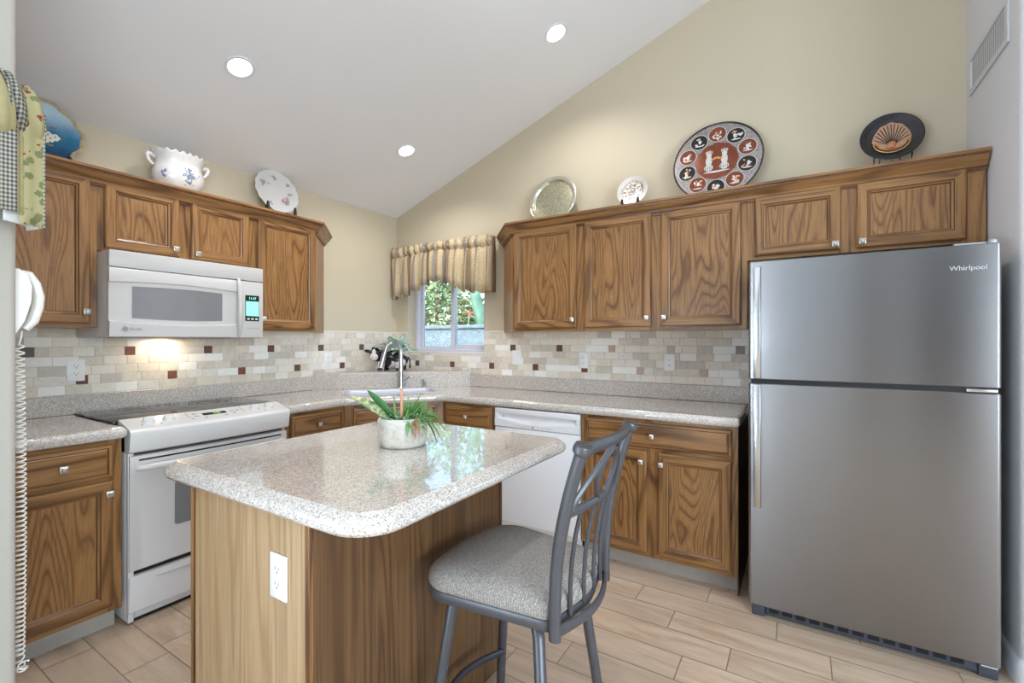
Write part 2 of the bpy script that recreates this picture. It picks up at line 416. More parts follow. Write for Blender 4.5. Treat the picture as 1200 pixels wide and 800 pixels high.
struct(MB().box((.78, -4.0, 0), (1.16, -3.90, zc(.78)), 0, .01).build('added_column', plain('dark_reflection_column', (92, 84, 78), .5, var=.1, scale=12)))  # unseen column added to put a dark band in the refrigerator's reflection
# sloping ceiling, with round holes for the recessed lights
CANS = [(-2.50, 1.322), (-2.517, 2.556), (-1.266, 2.560), (-1.262, 1.322)]
ce = MB(); HR = .060
fill(ce, [(-3.4, -4.12), (3.34, -4.12), (3.34, 3.36), (-3.4, 3.36)], [circ(HR, 32, x, y) for x, y in CANS], 0, 0, lambda x, y: (x, y, zc(x)))
struct(ce.build('ceiling', CEIL, smooth=0))
LAMPW = emis('lit_lamp_face', (255, 246, 232), 5.0)
CANIN = plain('white_reflector', (232, 230, 226), .35, var=.01)
sl = math.atan(.363)
for i, (x, y) in enumerate(CANS):
    lab = ['recessed ceiling light nearest the camera, above the range', 'recessed ceiling light in the corner above the sink', 'recessed ceiling light furthest right, near the plates wall', 'recessed ceiling light above the island, out of view'][i]
    t = thing('recessed_light', lab, 'ceiling light', (x, y, zc(x)), 0, 'recessed ceiling lights'); t.rotation_euler = (0, -sl, 0)
    MB().lathe([(HR * .98, .001), (HR + .012, .0005), (HR + .014, -.003), (HR + .010, -.006), (HR - .002, -.004), (HR - .004, .004)], 40, 0).build('trim_ring', TRIMW, t)
    MB().lathe([(HR - .004, .004), (HR - .012, .05), (HR - .016, .085), (.001, .086)], 32, 0).build('reflector', CANIN, t)
    # the lamp hangs level in the sloping housing
    MB().lathe([(.001, .020), (.030, .022), (.038, .032), (.040, .050), (.034, .066)], 28, 0).build('bulb', LAMPW, t, rot=(0, sl * .6, 0))
    d = lamp('can_light', 'SPOT', (x, y, zc(x) - .012), (0, 0, 0), 21, (1, .97, .95), spot_size=R(150), spot_blend=.7, shadow_soft_size=.045)

# ---------------------------------------------------------------- kitchen window and the garden behind it
FR = plain('white_vinyl_window_frame', (214, 214, 224), .4, var=.01)
wi = struct(thing('window_1', 'white sliding window with two panes over the sink', 'window', (WX0, YB + .095, WZ0)))
del wi['label'], wi['category']
ww, wh = WX1 - WX0, WZ1 - WZ0
f = MB()
for a, b in (((0, 0), (.042, wh)), ((ww - .042, 0), (ww, wh)), ((.042, 0), (ww - .042, .03)), ((.042, wh - .04), (ww - .042, wh))):
    f.box((a[0], 0, a[1]), (b[0], .06, b[1]), 0, .004)
f.build('frame', FR, wi)
def sash(x0, x1, yo, z0):
    s_ = MB(); w = .036
    for a, b in (((x0, z0), (x0 + w, wh - .04)), ((x1 - w, z0), (x1, wh - .04)), ((x0 + w, z0), (x1 - w, z0 + w)), ((x0 + w, wh - .04 - w), (x1 - w, wh - .04))):
        s_.box((a[0], yo, a[1]), (b[0], yo + .024, b[1]), 0, .003)
    o = s_.build('sash', FR, wi)
    MB().box((x0 + w, yo + .010, z0 + w), (x1 - w, yo + .013, wh - .04 - w)).build('pane', GLASS, o, smooth=0)
sash(.435, ww - .042, .004, .03); sash(.042, .470, .032, .012)
sill = MB().box((WX0, YB - .004, WZ0 - .012), (WX1, YB + .095, WZ0 + .004), 0, .004); struct(sill.build('trim_1', TRIMW))

STUC = NM('blue_grey_stucco'); _n = STUC.noise(STUC.coords((1, 1, 1.6), rot=(0, R(35), 0)), 9, 4, .6, dist=1.5)
STUC.set(Base_Color=STUC.ramp(_n, [(.3, lin((112, 130, 142))), (.7, lin((150, 166, 174)))]), Roughness=.95); STUC.bump(_n, .9, .03); STUC = STUC.mat
gw = MB().box((-11, 6.0, -.2), (2, 6.2, 1.50), 0).box((-11, 5.96, 1.50), (2, 6.24, 1.56), 0, .015)
struct(gw.build('garden_wall', STUC, smooth=0))
struct(MB().box((-24, 3.36, -.3), (10, 30, -.1)).build('garden_ground', plain('bare_garden_soil', (150, 132, 110), .95, var=.2, scale=3), smooth=0))
def leafmat(name, a, b, rough=.5):
    m = NM(name); n = m.noise(m.coords(), 3.2, 3); m.set(Base_Color=m.ramp(n, [(.3, lin(a)), (.7, lin(b))]), Roughness=rough); return m.mat
LEAF1 = leafmat('olive_green_leaf', (104, 122, 82), (168, 178, 128)); LEAF2 = leafmat('bright_green_leaf', (96, 150, 84), (150, 196, 120))
BARK = plain('grey_bark', (122, 104, 88), .9, var=.2, scale=14)
def leaf_cloud(mb, c, r, n, size, seed):
    rnd = random.Random(seed)
    for _ in range(n):
        while True:
            p = Vector((rnd.uniform(-1, 1), rnd.uniform(-1, 1), rnd.uniform(-1, 1)))
            if .35 < p.length < 1: break
        p = Vector((c[0] + p.x * r[0], c[1] + p.y * r[1], c[2] + p.z * r[2]))
        d = Vector((rnd.gauss(0, 1), rnd.gauss(0, 1), rnd.gauss(0, .7))).normalized(); u = d.cross(Vector((rnd.gauss(0, 1), rnd.gauss(0, 1), rnd.gauss(0, 1)))).normalized()
        L = size * rnd.uniform(.6, 1.3); w = L * .28; nn = d.cross(u) * L * .06
        mb.add([p, p + d * L * .5 + u * w + nn, p + d * L, p + d * L * .5 - u * w + nn], [(0, 1, 2), (0, 2, 3)], 0)
def tree(name, label, cat, x, y, cs, n, size, mat, seed, trunk, group=None):
    t = thing(name, label, cat, (x, y, -.1), 0, group); mb = MB()
    for i, (c, r) in enumerate(cs): leaf_cloud(mb, c, r, n, size, seed + i)
    mb.build('foliage', mat, t, smooth=0, recalc=False)
    tr = MB()
    for k, pts in enumerate(trunk): tr.tube(pts, [.09 - .06 * i / (len(pts) - 1) for i in range(len(pts))], 7)
    tr.build('trunk', BARK, t)
tree('olive_tree', 'grey-green bushy tree behind the garden wall, left pane of the kitchen window', 'tree', -7.0, 8.0,
     [((0, 0, 2.1), (1.2, .8, .9)), ((.9, .3, 1.7), (.8, .7, .7)), ((-1.2, .2, 1.8), (.9, .8, .8))], 1500, .13, LEAF1, 11,
     [[(0, 0, 0), (.1, 0, .8), (.5, .1, 1.6), (1.2, .2, 2.3)], [(0, 0, 0), (-.1, 0, .9), (-.5, 0, 1.7), (-1.1, 0, 2.5)], [(0, 0, 0), (0, 0, 1), (.1, 0, 2.7)]])
tree('shade_tree', 'tall loose-branched tree behind the garden wall, sky showing through it', 'tree', -8.2, 11,
     [((.4, 0, 3.9), (2.3, 1.2, .8)), ((2.6, 0, 3.2), (1.4, 1, .8)), ((-2.0, 0, 3.0), (1.3, 1, .8))], 900, .2, LEAF2, 31,
     [[(0, 0, 0), (.2, 0, 1.6), (1.1, 0, 2.9), (2.7, 0, 3.6)], [(0, 0, 0), (.1, 0, 1.8), (-.9, 0, 3.0), (-2.2, 0, 3.6)], [(0, 0, 0), (.1, 0, 1.7), (.3, 0, 4.2)]])
tree('green_shrub', 'bright green shrub behind the garden wall, right pane of the kitchen window', 'shrub', -4.0, 9.4,
     [((0, 0, 2.3), (1.2, .8, 1.0)), ((-.5, -.2, 1.6), (.8, .6, .6))], 1300, .14, LEAF2, 51, [[(0, 0, 0), (0, 0, .9), (.2, 0, 2.0)], [(0, 0, 0), (-.1, 0, .8), (-.5, 0, 2.0)]])
bp = thing('bird_of_paradise', 'bird of paradise plant with broad blue-green blades and an orange flower behind the garden wall', 'plant', (-4.62, 6.75, -.1))
PALM = leafmat('blue_green_blade', (92, 136, 112), (140, 178, 150))
for i, (dx, h, lean, wd, sw) in enumerate(((-.10, 2.75, -.20, .10, .5), (.16, 2.15, .03, .10, -.3), (.34, 2.1, .12, .12, .3), (.05, 1.95, -.04, .08, .8), (.52, 2.3, .25, .11, -.4))):
    mb = MB(); lps = []
    for k in range(13):
        u = k / 12; z = h * u; w = .012 if u < .45 else wd * math.sin(math.pi * min(1, (u - .45) / .56)) ** .8 + .004
        x = dx * .4 + lean * u * u * 2.2; ca_, sa_ = math.cos(sw), math.sin(sw)
        lps.append([(x - w * ca_, -w * sa_, z), (x, -.03 - w * .2, z - .01), (x + w * ca_, w * sa_, z)])
    mb.loops(lps, 0, closed=False); o = mb.build('blade', PALM, bp); sd = o.modifiers.new('thick', 'SOLIDIFY'); sd.thickness = .006
fm = MB(); rnd = random.Random(4)
fm.tube([(-.42, -.12, .3), (-.40, -.14, 1.5), (-.36, -.14, 1.88)], .014, 6, 0)
for k in range(9):
    a = k * .7; fm.tube([(-.36, -.14, 1.88), (-.36 + .07 * math.cos(a), -.14 + .03 * math.sin(a * 2), 1.89 + .05 * math.sin(a)), (-.36 + .11 * math.cos(a), -.14, 1.89 + .08 * math.sin(a))], [.010, .008, .002], 5, 1)
fm.build('flower', [PALM, plain('orange_petal', (176, 112, 84), .5)], bp)

# ---------------------------------------------------------------- side window (left, mostly out of view)
w2 = struct(thing('window_2', '', '', (SX - .12, SY0, SZ0))); del w2['label'], w2['category']
f = MB(); a2, b2 = SY1 - SY0, SZ1 - SZ0
for p, q in (((0, 0), (.05, b2)), ((a2 - .05, 0), (a2, b2)), ((.05, 0), (a2 - .05, .05)), ((.05, b2 - .05), (a2 - .05, b2)), ((a2 / 2 - .025, .05), (a2 / 2 + .025, b2 - .05))):
    f.box((.03, p[0], p[1]), (.075, q[0], q[1]), 0, .004)
f.build('frame', FR, w2)
pn = MB().box((.050, .05, .05), (.053, a2 / 2 - .025, b2 - .05)).box((.050, a2 / 2 + .025, .05), (.053, a2 - .05, b2 - .05)); pn.build('pane', GLASS, w2, smooth=0)
w3 = struct(thing('added_right_window', '', '', (3.2, FY0, FZ0))); del w3['label'], w3['category']  # unseen window added around the fill lamp on the right
f = MB(); a4, b4 = FY1 - FY0, FZ1 - FZ0
for p, q in (((0, 0), (.06, b4)), ((a4 - .06, 0), (a4, b4)), ((.06, 0), (a4 - .06, .06)), ((.06, b4 - .06), (a4 - .06, b4)), ((a4 / 2 - .03, .06), (a4 / 2 + .03, b4 - .06))):
    f.box((.02, p[0], p[1]), (.045, q[0], q[1]), 0, .004)
f.build('frame', FR, w3)
MB().box((.030, .06, .06), (.033, a4 / 2 - .03, b4 - .06)).box((.030, a4 / 2 + .03, .06), (.033, a4 - .06, b4 - .06)).build('pane', GLASS, w3, smooth=0)
d1 = struct(thing('added_patio_door', '', '', (SX - .12, DY0, 0))); del d1['label'], d1['category']  # unseen patio door added to bring light in from the left
f = MB(); a3 = DY1 - DY0
for p, q in (((0, 0), (.06, DZ1)), ((a3 - .06, 0), (a3, DZ1)), ((.06, 0), (a3 - .06, .07)), ((.06, DZ1 - .06), (a3 - .06, DZ1)), ((a3 / 2 - .04, .07), (a3 / 2 + .04, DZ1 - .06))):
    f.box((.03, p[0], p[1]), (.08, q[0], q[1]), 0, .004)
f.build('frame', FR, d1)
pn = MB().box((.055, .06, .07), (.058, a3 / 2 - .04, DZ1 - .06)).box((.055, a3 / 2 + .04, .07), (.058, a3 - .06, DZ1 - .06)); pn.build('pane', GLASS, d1, smooth=0)

# ---------------------------------------------------------------- tile backsplashes: seven courses with an accent square every .412 m
def tiles(name, label, L, skip, acc_hi, acc_lo, loc, rotz, seed):
    rnd = random.Random(seed); mb = MB()
    def put(x0, x1, z0, m, z1=None):
        z1 = z1 or z0 + .05
        for sx0, sx1, sz0, sz1 in skip:
            if x1 > sx0 and x0 < sx1 and z1 > sz0 + .001:
                if x0 < sx0 - .012: put(x0, sx0, z0, m)
                if x1 > sx1 + .012: put(sx1, x1, z0, m)
                if sz0 - z0 > .012: put(max(x0, sx0), min(x1, sx1), z0, m, sz0)
                return
        x0, x1 = max(0, x0), min(L, x1)
        if x1 - x0 < .006: return
        mb.box((x0 + .0008, -.009, z0 + .0008), (x1 - .0008, 0, z1 - .0008), m, .0012, 1)
    for r in range(7):
        z = 1.025 + r * .05; cuts = []
        acc = acc_lo if r == 1 else acc_hi if r == 4 else []
        x = -.1 + (r % 2) * .0515 - rnd.choice((0, .025)); marks = sorted(acc)
        for p, mi in marks: put(p - .025, p + .025, z, 6 + mi)
        edges = [(-.2, None)] + [(p, mi) for p, mi in marks]
        segs = []; lo = -.15
        for p, mi in marks: segs.append((lo, p - .025)); lo = p + .025
        segs.append((lo, L + .1))
        for s0, s1 in segs:
            n = max(1, round((s1 - s0) / .1035)); x = s0
            if not marks: x = s0 - (r % 2) * .05; n += 1
            pcs = [.1035] * n if not marks else [(s1 - s0) / n] * n
            if marks and n > 1: pcs[0] *= .55; pcs[-1] = (s1 - s0) - sum(pcs[:-1])
            for w in pcs: put(x, x + w, z, rnd.choices(range(6), (4, 3, 2, 2, 3, 2))[0]); x += w
    xs = [0] + [v for s in skip for v in (s[0], s[1])] + [L]
    for a, b in zip(xs[::2], xs[1::2]):
        mb.box((a, -.006, 1.022), (b, 0, 1.372), 10)
        mb.box((a, -.010, 1.375), (b, 0, 1.386), 0, .002, 1)     # a thin pencil course along the top
    for s in skip: mb.box((s[0], -.006, 1.022), (s[1], 0, s[2]), 10)
    o = mb.build(name, TILES + ACC + [TG], None, loc, (0, 0, R(rotz)), smooth=0); return tag(o, label, 'backsplash')
oa = .36
A_hi = [(.691, 1), (1.105, 3), (1.518, 0), (1.938, 0), (2.351, 1), (2.757, 1)]; A_lo = [(.897, 0), (1.317, 3), (1.732, 3), (2.146, 0), (2.554, 0), (2.963, 1)]
tiles('tile_backsplash', 'travertine tile backsplash on the range wall, with reddish accent squares', YB - oa, [], [(p - oa, m_) for p, m_ in A_hi], [(p - oa, m_) for p, m_ in A_lo], (XA + .001, oa, 0), 90, 1)
B_hi = [(-1.954, 0), (-1.541, 0), (-1.13, 2), (-.724, 2), (-.308, 0)]; B_lo = [(-2.988, 1), (-2.576, 0), (-2.161, 0), (-1.748, 0), (-1.339, 0), (-.928, 2), (-.517, 2)]
def tilesB():
    L = -.25 - XA
    # the window opening interrupts the upper courses
    return tiles('tile_backsplash', 'travertine tile backsplash under the window and the long row of upper cabinets', L, [(WX0 - XA, WX1 - XA, WZ0 - .014, 9)], [(p - XA, m_) for p, m_ in B_hi], [(p - XA, m_) for p, m_ in B_lo], (XA + .001, YB - .001, 0), 0, 2)
tilesB()

# ================================================================ CABINETS
DOOR = [(0, 0, 0), (0, .013, 0), (.004, .018, 0), (.008, .020, 0), (.042, .020, 0), (.0455, .0165, 1), (.053, .0125, 0), (.0565, .008, 1), (.060, .0075, 0)]
DRAW = [(0, 0, 0), (0, .012, 0), (.004, .017, 0), (.015, .019, 0), (.0185, .0155, 1), (.024, .019, 0)]
def front(mb, x0, x1, z0, z1, yb, prof, cap=2):
    lps = [[(x0 + i, yb - o, z0 + i), (x1 - i, yb - o, z0 + i), (x1 - i, yb - o, z1 - i), (x0 + i, yb - o, z1 - i)] for i, o, d in prof]
    vs = [p for l in lps for p in l]; fs = []; ms = []
    for k in range(len(lps) - 1):
        for i in range(4):
            j = (i + 1) % 4; fs.append((k * 4 + i, k * 4 + j, k * 4 + 4 + j, k * 4 + 4 + i)); ms.append(3 if prof[k + 1][2] else (1 if i in (0, 2) else 0))
    k = (len(lps) - 1) * 4; fs += [(k, k + 1, k + 2, k + 3), (3, 2, 1, 0)]; ms += [cap, 0]
    return mb.add(vs, fs, ms)
def knob(parent, x, z, y):
    mb = MB().tube([(0, 0, 0), (0, -.014, 0)], .006, 10).box((-.014, -.024, -.014), (.014, -.013, .014), 0, .003)
    mb.loops([[(-.011, -.024, -.011), (.011, -.024, -.011), (.011, -.024, .011), (-.011, -.024, .011)], [(-.006, -.028, -.006), (.006, -.028, -.006), (.006, -.028, .006), (-.006, -.028, .006)]], 0, cap1=True)
    return mb.build('knob', SATIN, parent, loc=(x, y, z))
def cabinet(name, label, cat, loc, rotz, x0, x1, h, depth, group, doors=(), drawers=(), stiles=(), rails=(), toe=0, body=None, side=None):
    """front of the face frame at local y=0, depth towards +y; doors: (x0,x1,z0,z1,knob x,knob z)"""
    t = thing(name, label, cat, loc, rotz, group)
    b = MB()
    b.prism(body, toe, h, 'xy', 0) if body else b.box((x0 + .001, .019, toe), (x1 - .001, depth, h), 0)
    b.build('carcass', [side or VEN], t, smooth=0)
    ff = MB()
    for a, c in stiles: ff.box((a, 0, toe), (c, .019, h), 0, .001, 1)
    edges = sorted([v for s_ in stiles for v in s_])
    for z0, z1 in rails:
        for a, c in zip(edges[1::2], edges[2::2]): ff.box((a, .0005, z0), (c, .019, z1), 1, .001, 1)
    ff.build('face_frame', OAKS, t, smooth=0)
    for d in doors:
        mb = MB(); front(mb, d[0], d[1], d[2], d[3], -.001, DOOR); o = mb.build('door', OAKS, t, smooth=0)
        if len(d) > 4: knob(o, d[4], d[5], -.021)
    for d in drawers:
        mb = MB(); front(mb, d[0], d[1], d[2], d[3], -.001, DRAW, 1); o = mb.build('drawer', OAKS, t, smooth=0)
        if len(d) > 4: knob(o, d[4], d[5], -.020)
    if toe:
        k = MB().box((x0 + .002, .075, 0), (x1 - .002, .09, toe), 0); k.build('toe_kick', TOE, t, smooth=0)
    return t
TOE = plain('grey_toe_kick_tile', (168, 160, 150), .6, var=.06, scale=8)
UZ0, UZ1 = 1.372, 2.148
GU = 'upper oak cabinets'; GB = 'base oak cabinets'
# --- range wall, uppers (local x = world y - oy)
UX = -2.94
y0 = .372
cabinet('upper_cabinet', 'oak wall cabinet left of the microwave, its door half hidden by the valance', 'cabinet', (UX, y0, UZ0), 90, 0, .868 - y0, UZ1 - UZ0, .306, GU,
        doors=[(.03, .838 - y0, .018, .728, .820 - y0, .075)], stiles=[(0, .045), (.823 - y0, .868 - y0)], rails=[(0, .035), (.70, .776)])
y0 = .868; z0 = 1.752
cabinet('upper_cabinet', 'short oak wall cabinet with two doors above the microwave', 'cabinet', (UX, y0, z0), 90, 0, 1.634 - y0, UZ1 - z0, .306, GU,
        doors=[(.893 - y0, 1.219 - y0, .018, .350, 1.195 - y0, .058), (1.279 - y0, 1.604 - y0, .018, .350, 1.304 - y0, .048)],
        stiles=[(0, .04), (1.205 - y0, 1.293 - y0), (1.592 - y0, 1.634 - y0)], rails=[(0, .035), (.32, UZ1 - z0)])
y0 = 1.634
e1 = 2.085 - y0; e2 = 2.385 - y0
t = cabinet('upper_cabinet', 'oak wall cabinet right of the microwave, with an angled end panel', 'cabinet', (UX, y0, UZ0), 90, 0, e1, UZ1 - UZ0, .306, GU,
        doors=[(1.663 - y0, 2.071 - y0, .018, .728, 1.685 - y0, .075)], stiles=[(0, .042), (e1 - .03, e1)], rails=[(0, .035), (.70, .776)],
        body=[(0, .019), (e1 - .012, .019), (e2 - .022, .306), (0, .306)])
def endpanel(t, a, b, h, left=False):
    d = (Vector(b) - Vector(a)).normalized(); nn = Vector((d.y, -d.x)) * (-1 if left else 1) * .010
    P = [a, b, (b[0] - nn.x, b[1] - nn.y), (a[0] - nn.x, a[1] - nn.y)]
    MB().prism(P, 0, h, 'xy').build('end_panel', OAK_V, t, smooth=0)
endpanel(t, (e1, 0), (e2 - .011, .3075), UZ1 - UZ0)
# --- window wall, uppers
UY = 2.86
x0 = -1.765
t = cabinet('upper_cabinet', 'oak wall cabinet with two doors and an angled end beside the window', 'cabinet', (x0, UY, UZ0), 0, 0, -.735 - x0, UZ1 - UZ0, .306, GU,
        doors=[(-1.743 - x0, -1.259 - x0, .022, .715, -1.281 - x0, .075), (-1.201 - x0, -.767 - x0, .022, .715, -.789 - x0, .075)],
        stiles=[(0, .035), (-1.275 - x0, -1.185 - x0), (-.78 - x0, -.735 - x0)], rails=[(0, .035), (.69, .776)],
        body=[(.012, .019), (-.735 - x0, .019), (-.735 - x0, .306), (-2.045 - x0 + .024, .306)])
endpanel(t, (0, 0), (-2.045 - x0 + .010, .3075), UZ1 - UZ0, True)
x0 = -.735
cabinet('upper_cabinet', 'oak wall cabinet with one door, left of the refrigerator top', 'cabinet', (x0, UY, UZ0), 0, 0, -.242 - x0, UZ1 - UZ0, .306, GU,
        doors=[(-.707 - x0, -.273 - x0, .022, .710, -.685 - x0, .075)], stiles=[(0, .04), (-.285 - x0, -.242 - x0)], rails=[(0, .035), (.69, .776)])
x0 = -.242; z0 = 1.748
cabinet('upper_cabinet', 'short oak wall cabinet with two doors over the refrigerator', 'cabinet', (x0, UY, z0), 0, 0, .707 - x0, UZ1 - z0, .306, GU,
        doors=[(-.206 - x0, .177 - x0, .018, .337, .155 - x0, .045), (.242 - x0, .642 - x0, .018, .335, .264 - x0, .045)],
        stiles=[(0, .05), (.165 - x0, .255 - x0), (.63 - x0, .707 - x0)], rails=[(0, .035), (.31, UZ1 - z0)])
# --- crown moulding, one run over each row
def crown(label, path, group=None):
    """path runs with the room on its left hand; profile: (out, up)"""
    prof = [(.0, 2.068), (.010, 2.068), (.012, 2.078), (.020, 2.083), (.024, 2.094), (.040, 2.112), (.052, 2.126), (.054, 2.134), (.062, 2.138), (.062, 2.150), (0, 2.150)]
    n = len(path); mb = MB(); lps = []
    for i, p in enumerate(path):
        p = Vector(p); d1 = (p - Vector(path[i - 1])).normalized() if i else (Vector(path[1]) - p).normalized()
        d2 = (Vector(path[i + 1]) - p).normalized() if i < n - 1 else d1
        n1 = Vector((-d1.y, d1.x)); n2 = Vector((-d2.y, d2.x)); q = (n1 + n2) / (1 + n1.dot(n2))
        lps.append([(p.x + q.x * o, p.y + q.y * o, z) for o, z in prof])
    # split faces so grain follows the run; dark line where the cove meets the frame
    for k in range(n - 1):
        for i in range(len(prof) - 1):
            mb.add([lps[k][i], lps[k][i + 1], lps[k + 1][i + 1], lps[k + 1][i]], [(0, 1, 2, 3)], 1 if i in (1, 6) else 0)
    for l in (lps[0], lps[-1]): mb.add(l, [tuple(range(len(l)))], 0)
    o = mb.build('crown_molding', [OAK_H, OAK_D], smooth=25); return tag(o, label, 'molding', 'oak crown moldings')
crown('oak crown molding along the cabinets over the range', [(XA + .003, 2.385), (-2.94, 2.085), (-2.94, .372)])
crown('oak crown molding along the cabinets over the sink wall and refrigerator', [(.708, UY), (-1.765, UY), (-2.045, YB - .003)])
# --- base cabinets
BX, BY = -2.615, 2.607
y0 = .372; w = .858 - y0
cabinet('base_cabinet', 'oak base cabinet with one drawer and door, left of the range', 'cabinet', (BX, y0, 0), 90, 0, w, .868, .64, GB,
        doors=[(.03, .822 - y0, .128, .685, .806 - y0, .634)], drawers=[(.03, .822 - y0, .702, .848, .655 - y0, .776)],
        stiles=[(0, .045), (.81 - y0, .858 - y0)], rails=[(.10, .14), (.67, .715), (.83, .868)], toe=.10)
y0 = 1.655; yv = 2.075
cabinet('base_cabinet', 'oak base cabinet with a drawer, between the range and the corner sink', 'cabinet', (BX, y0, 0), 90, 0, yv - y0, .868, .64, GB,
        doors=[(.03, yv - y0 - .03, .128, .685, .05, .634)], drawers=[(1.677 - y0, 2.045 - y0, .702, .848, 1.86 - y0, .776)],
        stiles=[(0, .035), (yv - y0 - .04, yv - y0)], rails=[(.10, .14), (.67, .715), (.83, .868)], toe=.10)
pa, pb = Vector((BX, yv)), Vector((-2.205, BY)); wl = (pb - pa).length; ang = math.degrees(math.atan2(pb.y - pa.y, pb.x - pa.x))
t = cabinet('base_cabinet', 'oak corner sink base with a long false drawer front, behind the potted plant', 'cabinet', (pa.x, pa.y, 0), ang, 0, wl, .868, .3, GB,
        doors=[(.055, wl / 2 - .01, .128, .685, wl / 2 - .03, .634), (wl / 2 + .01, wl - .055, .128, .685, wl / 2 + .03, .634)], drawers=[(.055, wl - .055, .702, .848)],
        stiles=[(0, .07), (wl - .07, wl)], rails=[(.10, .14), (.67, .715), (.83, .868)], toe=.10, body=[(.02, .019), (wl - .02, .019), (wl - .08, .09), (.08, .09)])
x0 = -2.205
cabinet('base_cabinet', 'oak base cabinet with a drawer, left of the dishwasher', 'cabinet', (x0, BY, 0), 0, 0, -1.742 - x0, .868, .567, GB,
        doors=[(.03, -1.772 - x0, .128, .685, .06, .634)], drawers=[(-2.172 - x0, -1.768 - x0, .702, .848, -1.972 - x0, .776)],
        stiles=[(0, .04), (-1.782 - x0, -1.742 - x0)], rails=[(.10, .14), (.67, .715), (.83, .868)], toe=.10)
x0 = -1.116
t = cabinet('base_cabinet', 'oak base cabinet with a wide drawer over two doors, left of the refrigerator', 'cabinet', (x0, BY, 0), 0, 0, -.262 - x0, .868, .567, GB,
        doors=[(-1.088 - x0, -.722 - x0, .126, .690, -.750 - x0, .632), (-.658 - x0, -.293 - x0, .126, .690, -.640 - x0, .632)],
        drawers=[(-1.088 - x0, -.290 - x0, .712, .850, -.690 - x0, .779)],
        stiles=[(0, .04), (-.735 - x0, -.645 - x0), (-.305 - x0, -.262 - x0)], rails=[(.10, .14), (.675, .725), (.835, .868)], toe=.10)
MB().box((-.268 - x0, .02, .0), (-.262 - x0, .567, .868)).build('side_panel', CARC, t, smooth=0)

# ================================================================ COUNTERTOPS
def slab(mb, P, z1=.92, z0=.87, holes=(), prof=None, m=0):
    prof = prof or [(.010, z0), (.003, z0 + .006), (0, z0 + .017), (0, z1 - .020), (.003, z1 - .010), (.010, z1 - .003), (.020, z1)]
    L = [offset_poly(P, i) if i else P for i, _ in prof]
    mb.loops([[(x, y, z) for x, y in l] for l, (_, z) in zip(L, prof)], m)
    fill(mb, L[-1], list(holes), z1, m); fill(mb, L[0], list(holes), z0, m)
    for h in holes: mb.loops([[(x, y, z1) for x, y in h], [(x, y, z0) for x, y in h]], m)
# front edges overhang the cabinets
o = slab_l = MB(); slab(slab_l, [(XA, .356), (BX + .032, .356), (BX + .032, .868), (XA, .868)])
tag(slab_l.build('countertop', GRAN), 'short speckled quartz countertop left of the range, under the telephone cord', 'countertop', 'speckled countertops')
sd = Vector((math.cos(R(ang)), math.sin(R(ang)))); sn = Vector((sd.y, -sd.x))           # along and out of the diagonal front
mid = (pa + pb) / 2
def diag(u, v): q = mid + sd * u + sn * v; return (q.x, q.y)
sink_hole = rounded([diag(-.34, -.14), diag(.34, -.14), diag(.34, -.45), diag(-.34, -.45)], .05, 5)
A1 = (BX + .032, yv - .012); B1 = (pb.x + .014, BY - .032)
P = [(XA, 1.652), (BX + .032, 1.652), A1, B1, (-.252, BY - .032), (-.252, YB), (XA, YB)]
P = rounded(P, [0, 0, .12, .12, .012, 0, 0], 6)
mb = MB(); slab(mb, P, holes=[sink_hole])
tag(mb.build('countertop', GRAN), 'long speckled quartz countertop wrapping the corner from range to refrigerator', 'countertop', 'speckled countertops')
# 10 cm upstands
def upstand(label, a, b):
    mb = MB().box(a, b, 0, .003, 1); return tag(mb.build('granite_upstand', GRANM), label, 'backsplash', 'speckled upstands')
upstand('speckled upstand running along the wall behind the range', (XA, .358, .9205), (XA + .02, 2.30, 1.022))
upstand('speckled upstand under the tiles behind the dishwasher counter', (-2.385, YB - .02, .9205), (-.255, YB, 1.022))
mb = MB(); lp = [(XA + .021, 2.262), (-2.372, YB - .021), (XA + .021, YB - .021)]
mb.loops([[(x, y, .9205) for x, y in lp], [(x, y, 1.040) for x, y in lp], [(x, y, 1.048) for x, y in offset_poly(lp, .006)]], 0, cap1=True)
tag(mb.build('corner_ledge', GRANM), 'raised triangular speckled ledge behind the sink, under the cow planter', 'ledge')
# sink
SINKW = plain('white_sink_enamel', (206, 203, 212), .15, var=.01)
t = thing('sink', 'white drop-in corner sink behind the potted plant', 'sink', (mid.x, mid.y, .92), ang)
def sl_(u0, u1, v0, v1, r): return rounded([(u0, v0), (u1, v0), (u1, v1), (u0, v1)], r, 5)
mb = MB(); lp = []
for u, v0, v1, z, r in ((.355, .115, .470, .001, .06), (.353, .117, .468, .004, .058), (.342, .130, .456, .005, .05), (.330, .140, .446, -.002, .045), (.318, .152, .434, -.16, .05)):
    lp.append([(x, y, z) for x, y in sl_(-u, u, v0, v1, r)])
mb.loops(lp, 0, cap1=True); mb.build('basin', SINKW, t)
MB().lathe([(.045, -.158), (.04, -.153), (.02, -.155), (.001, -.156)], 20, 0, Matrix.Translation((0, .33, 0))).build('drain', CHROME, t)

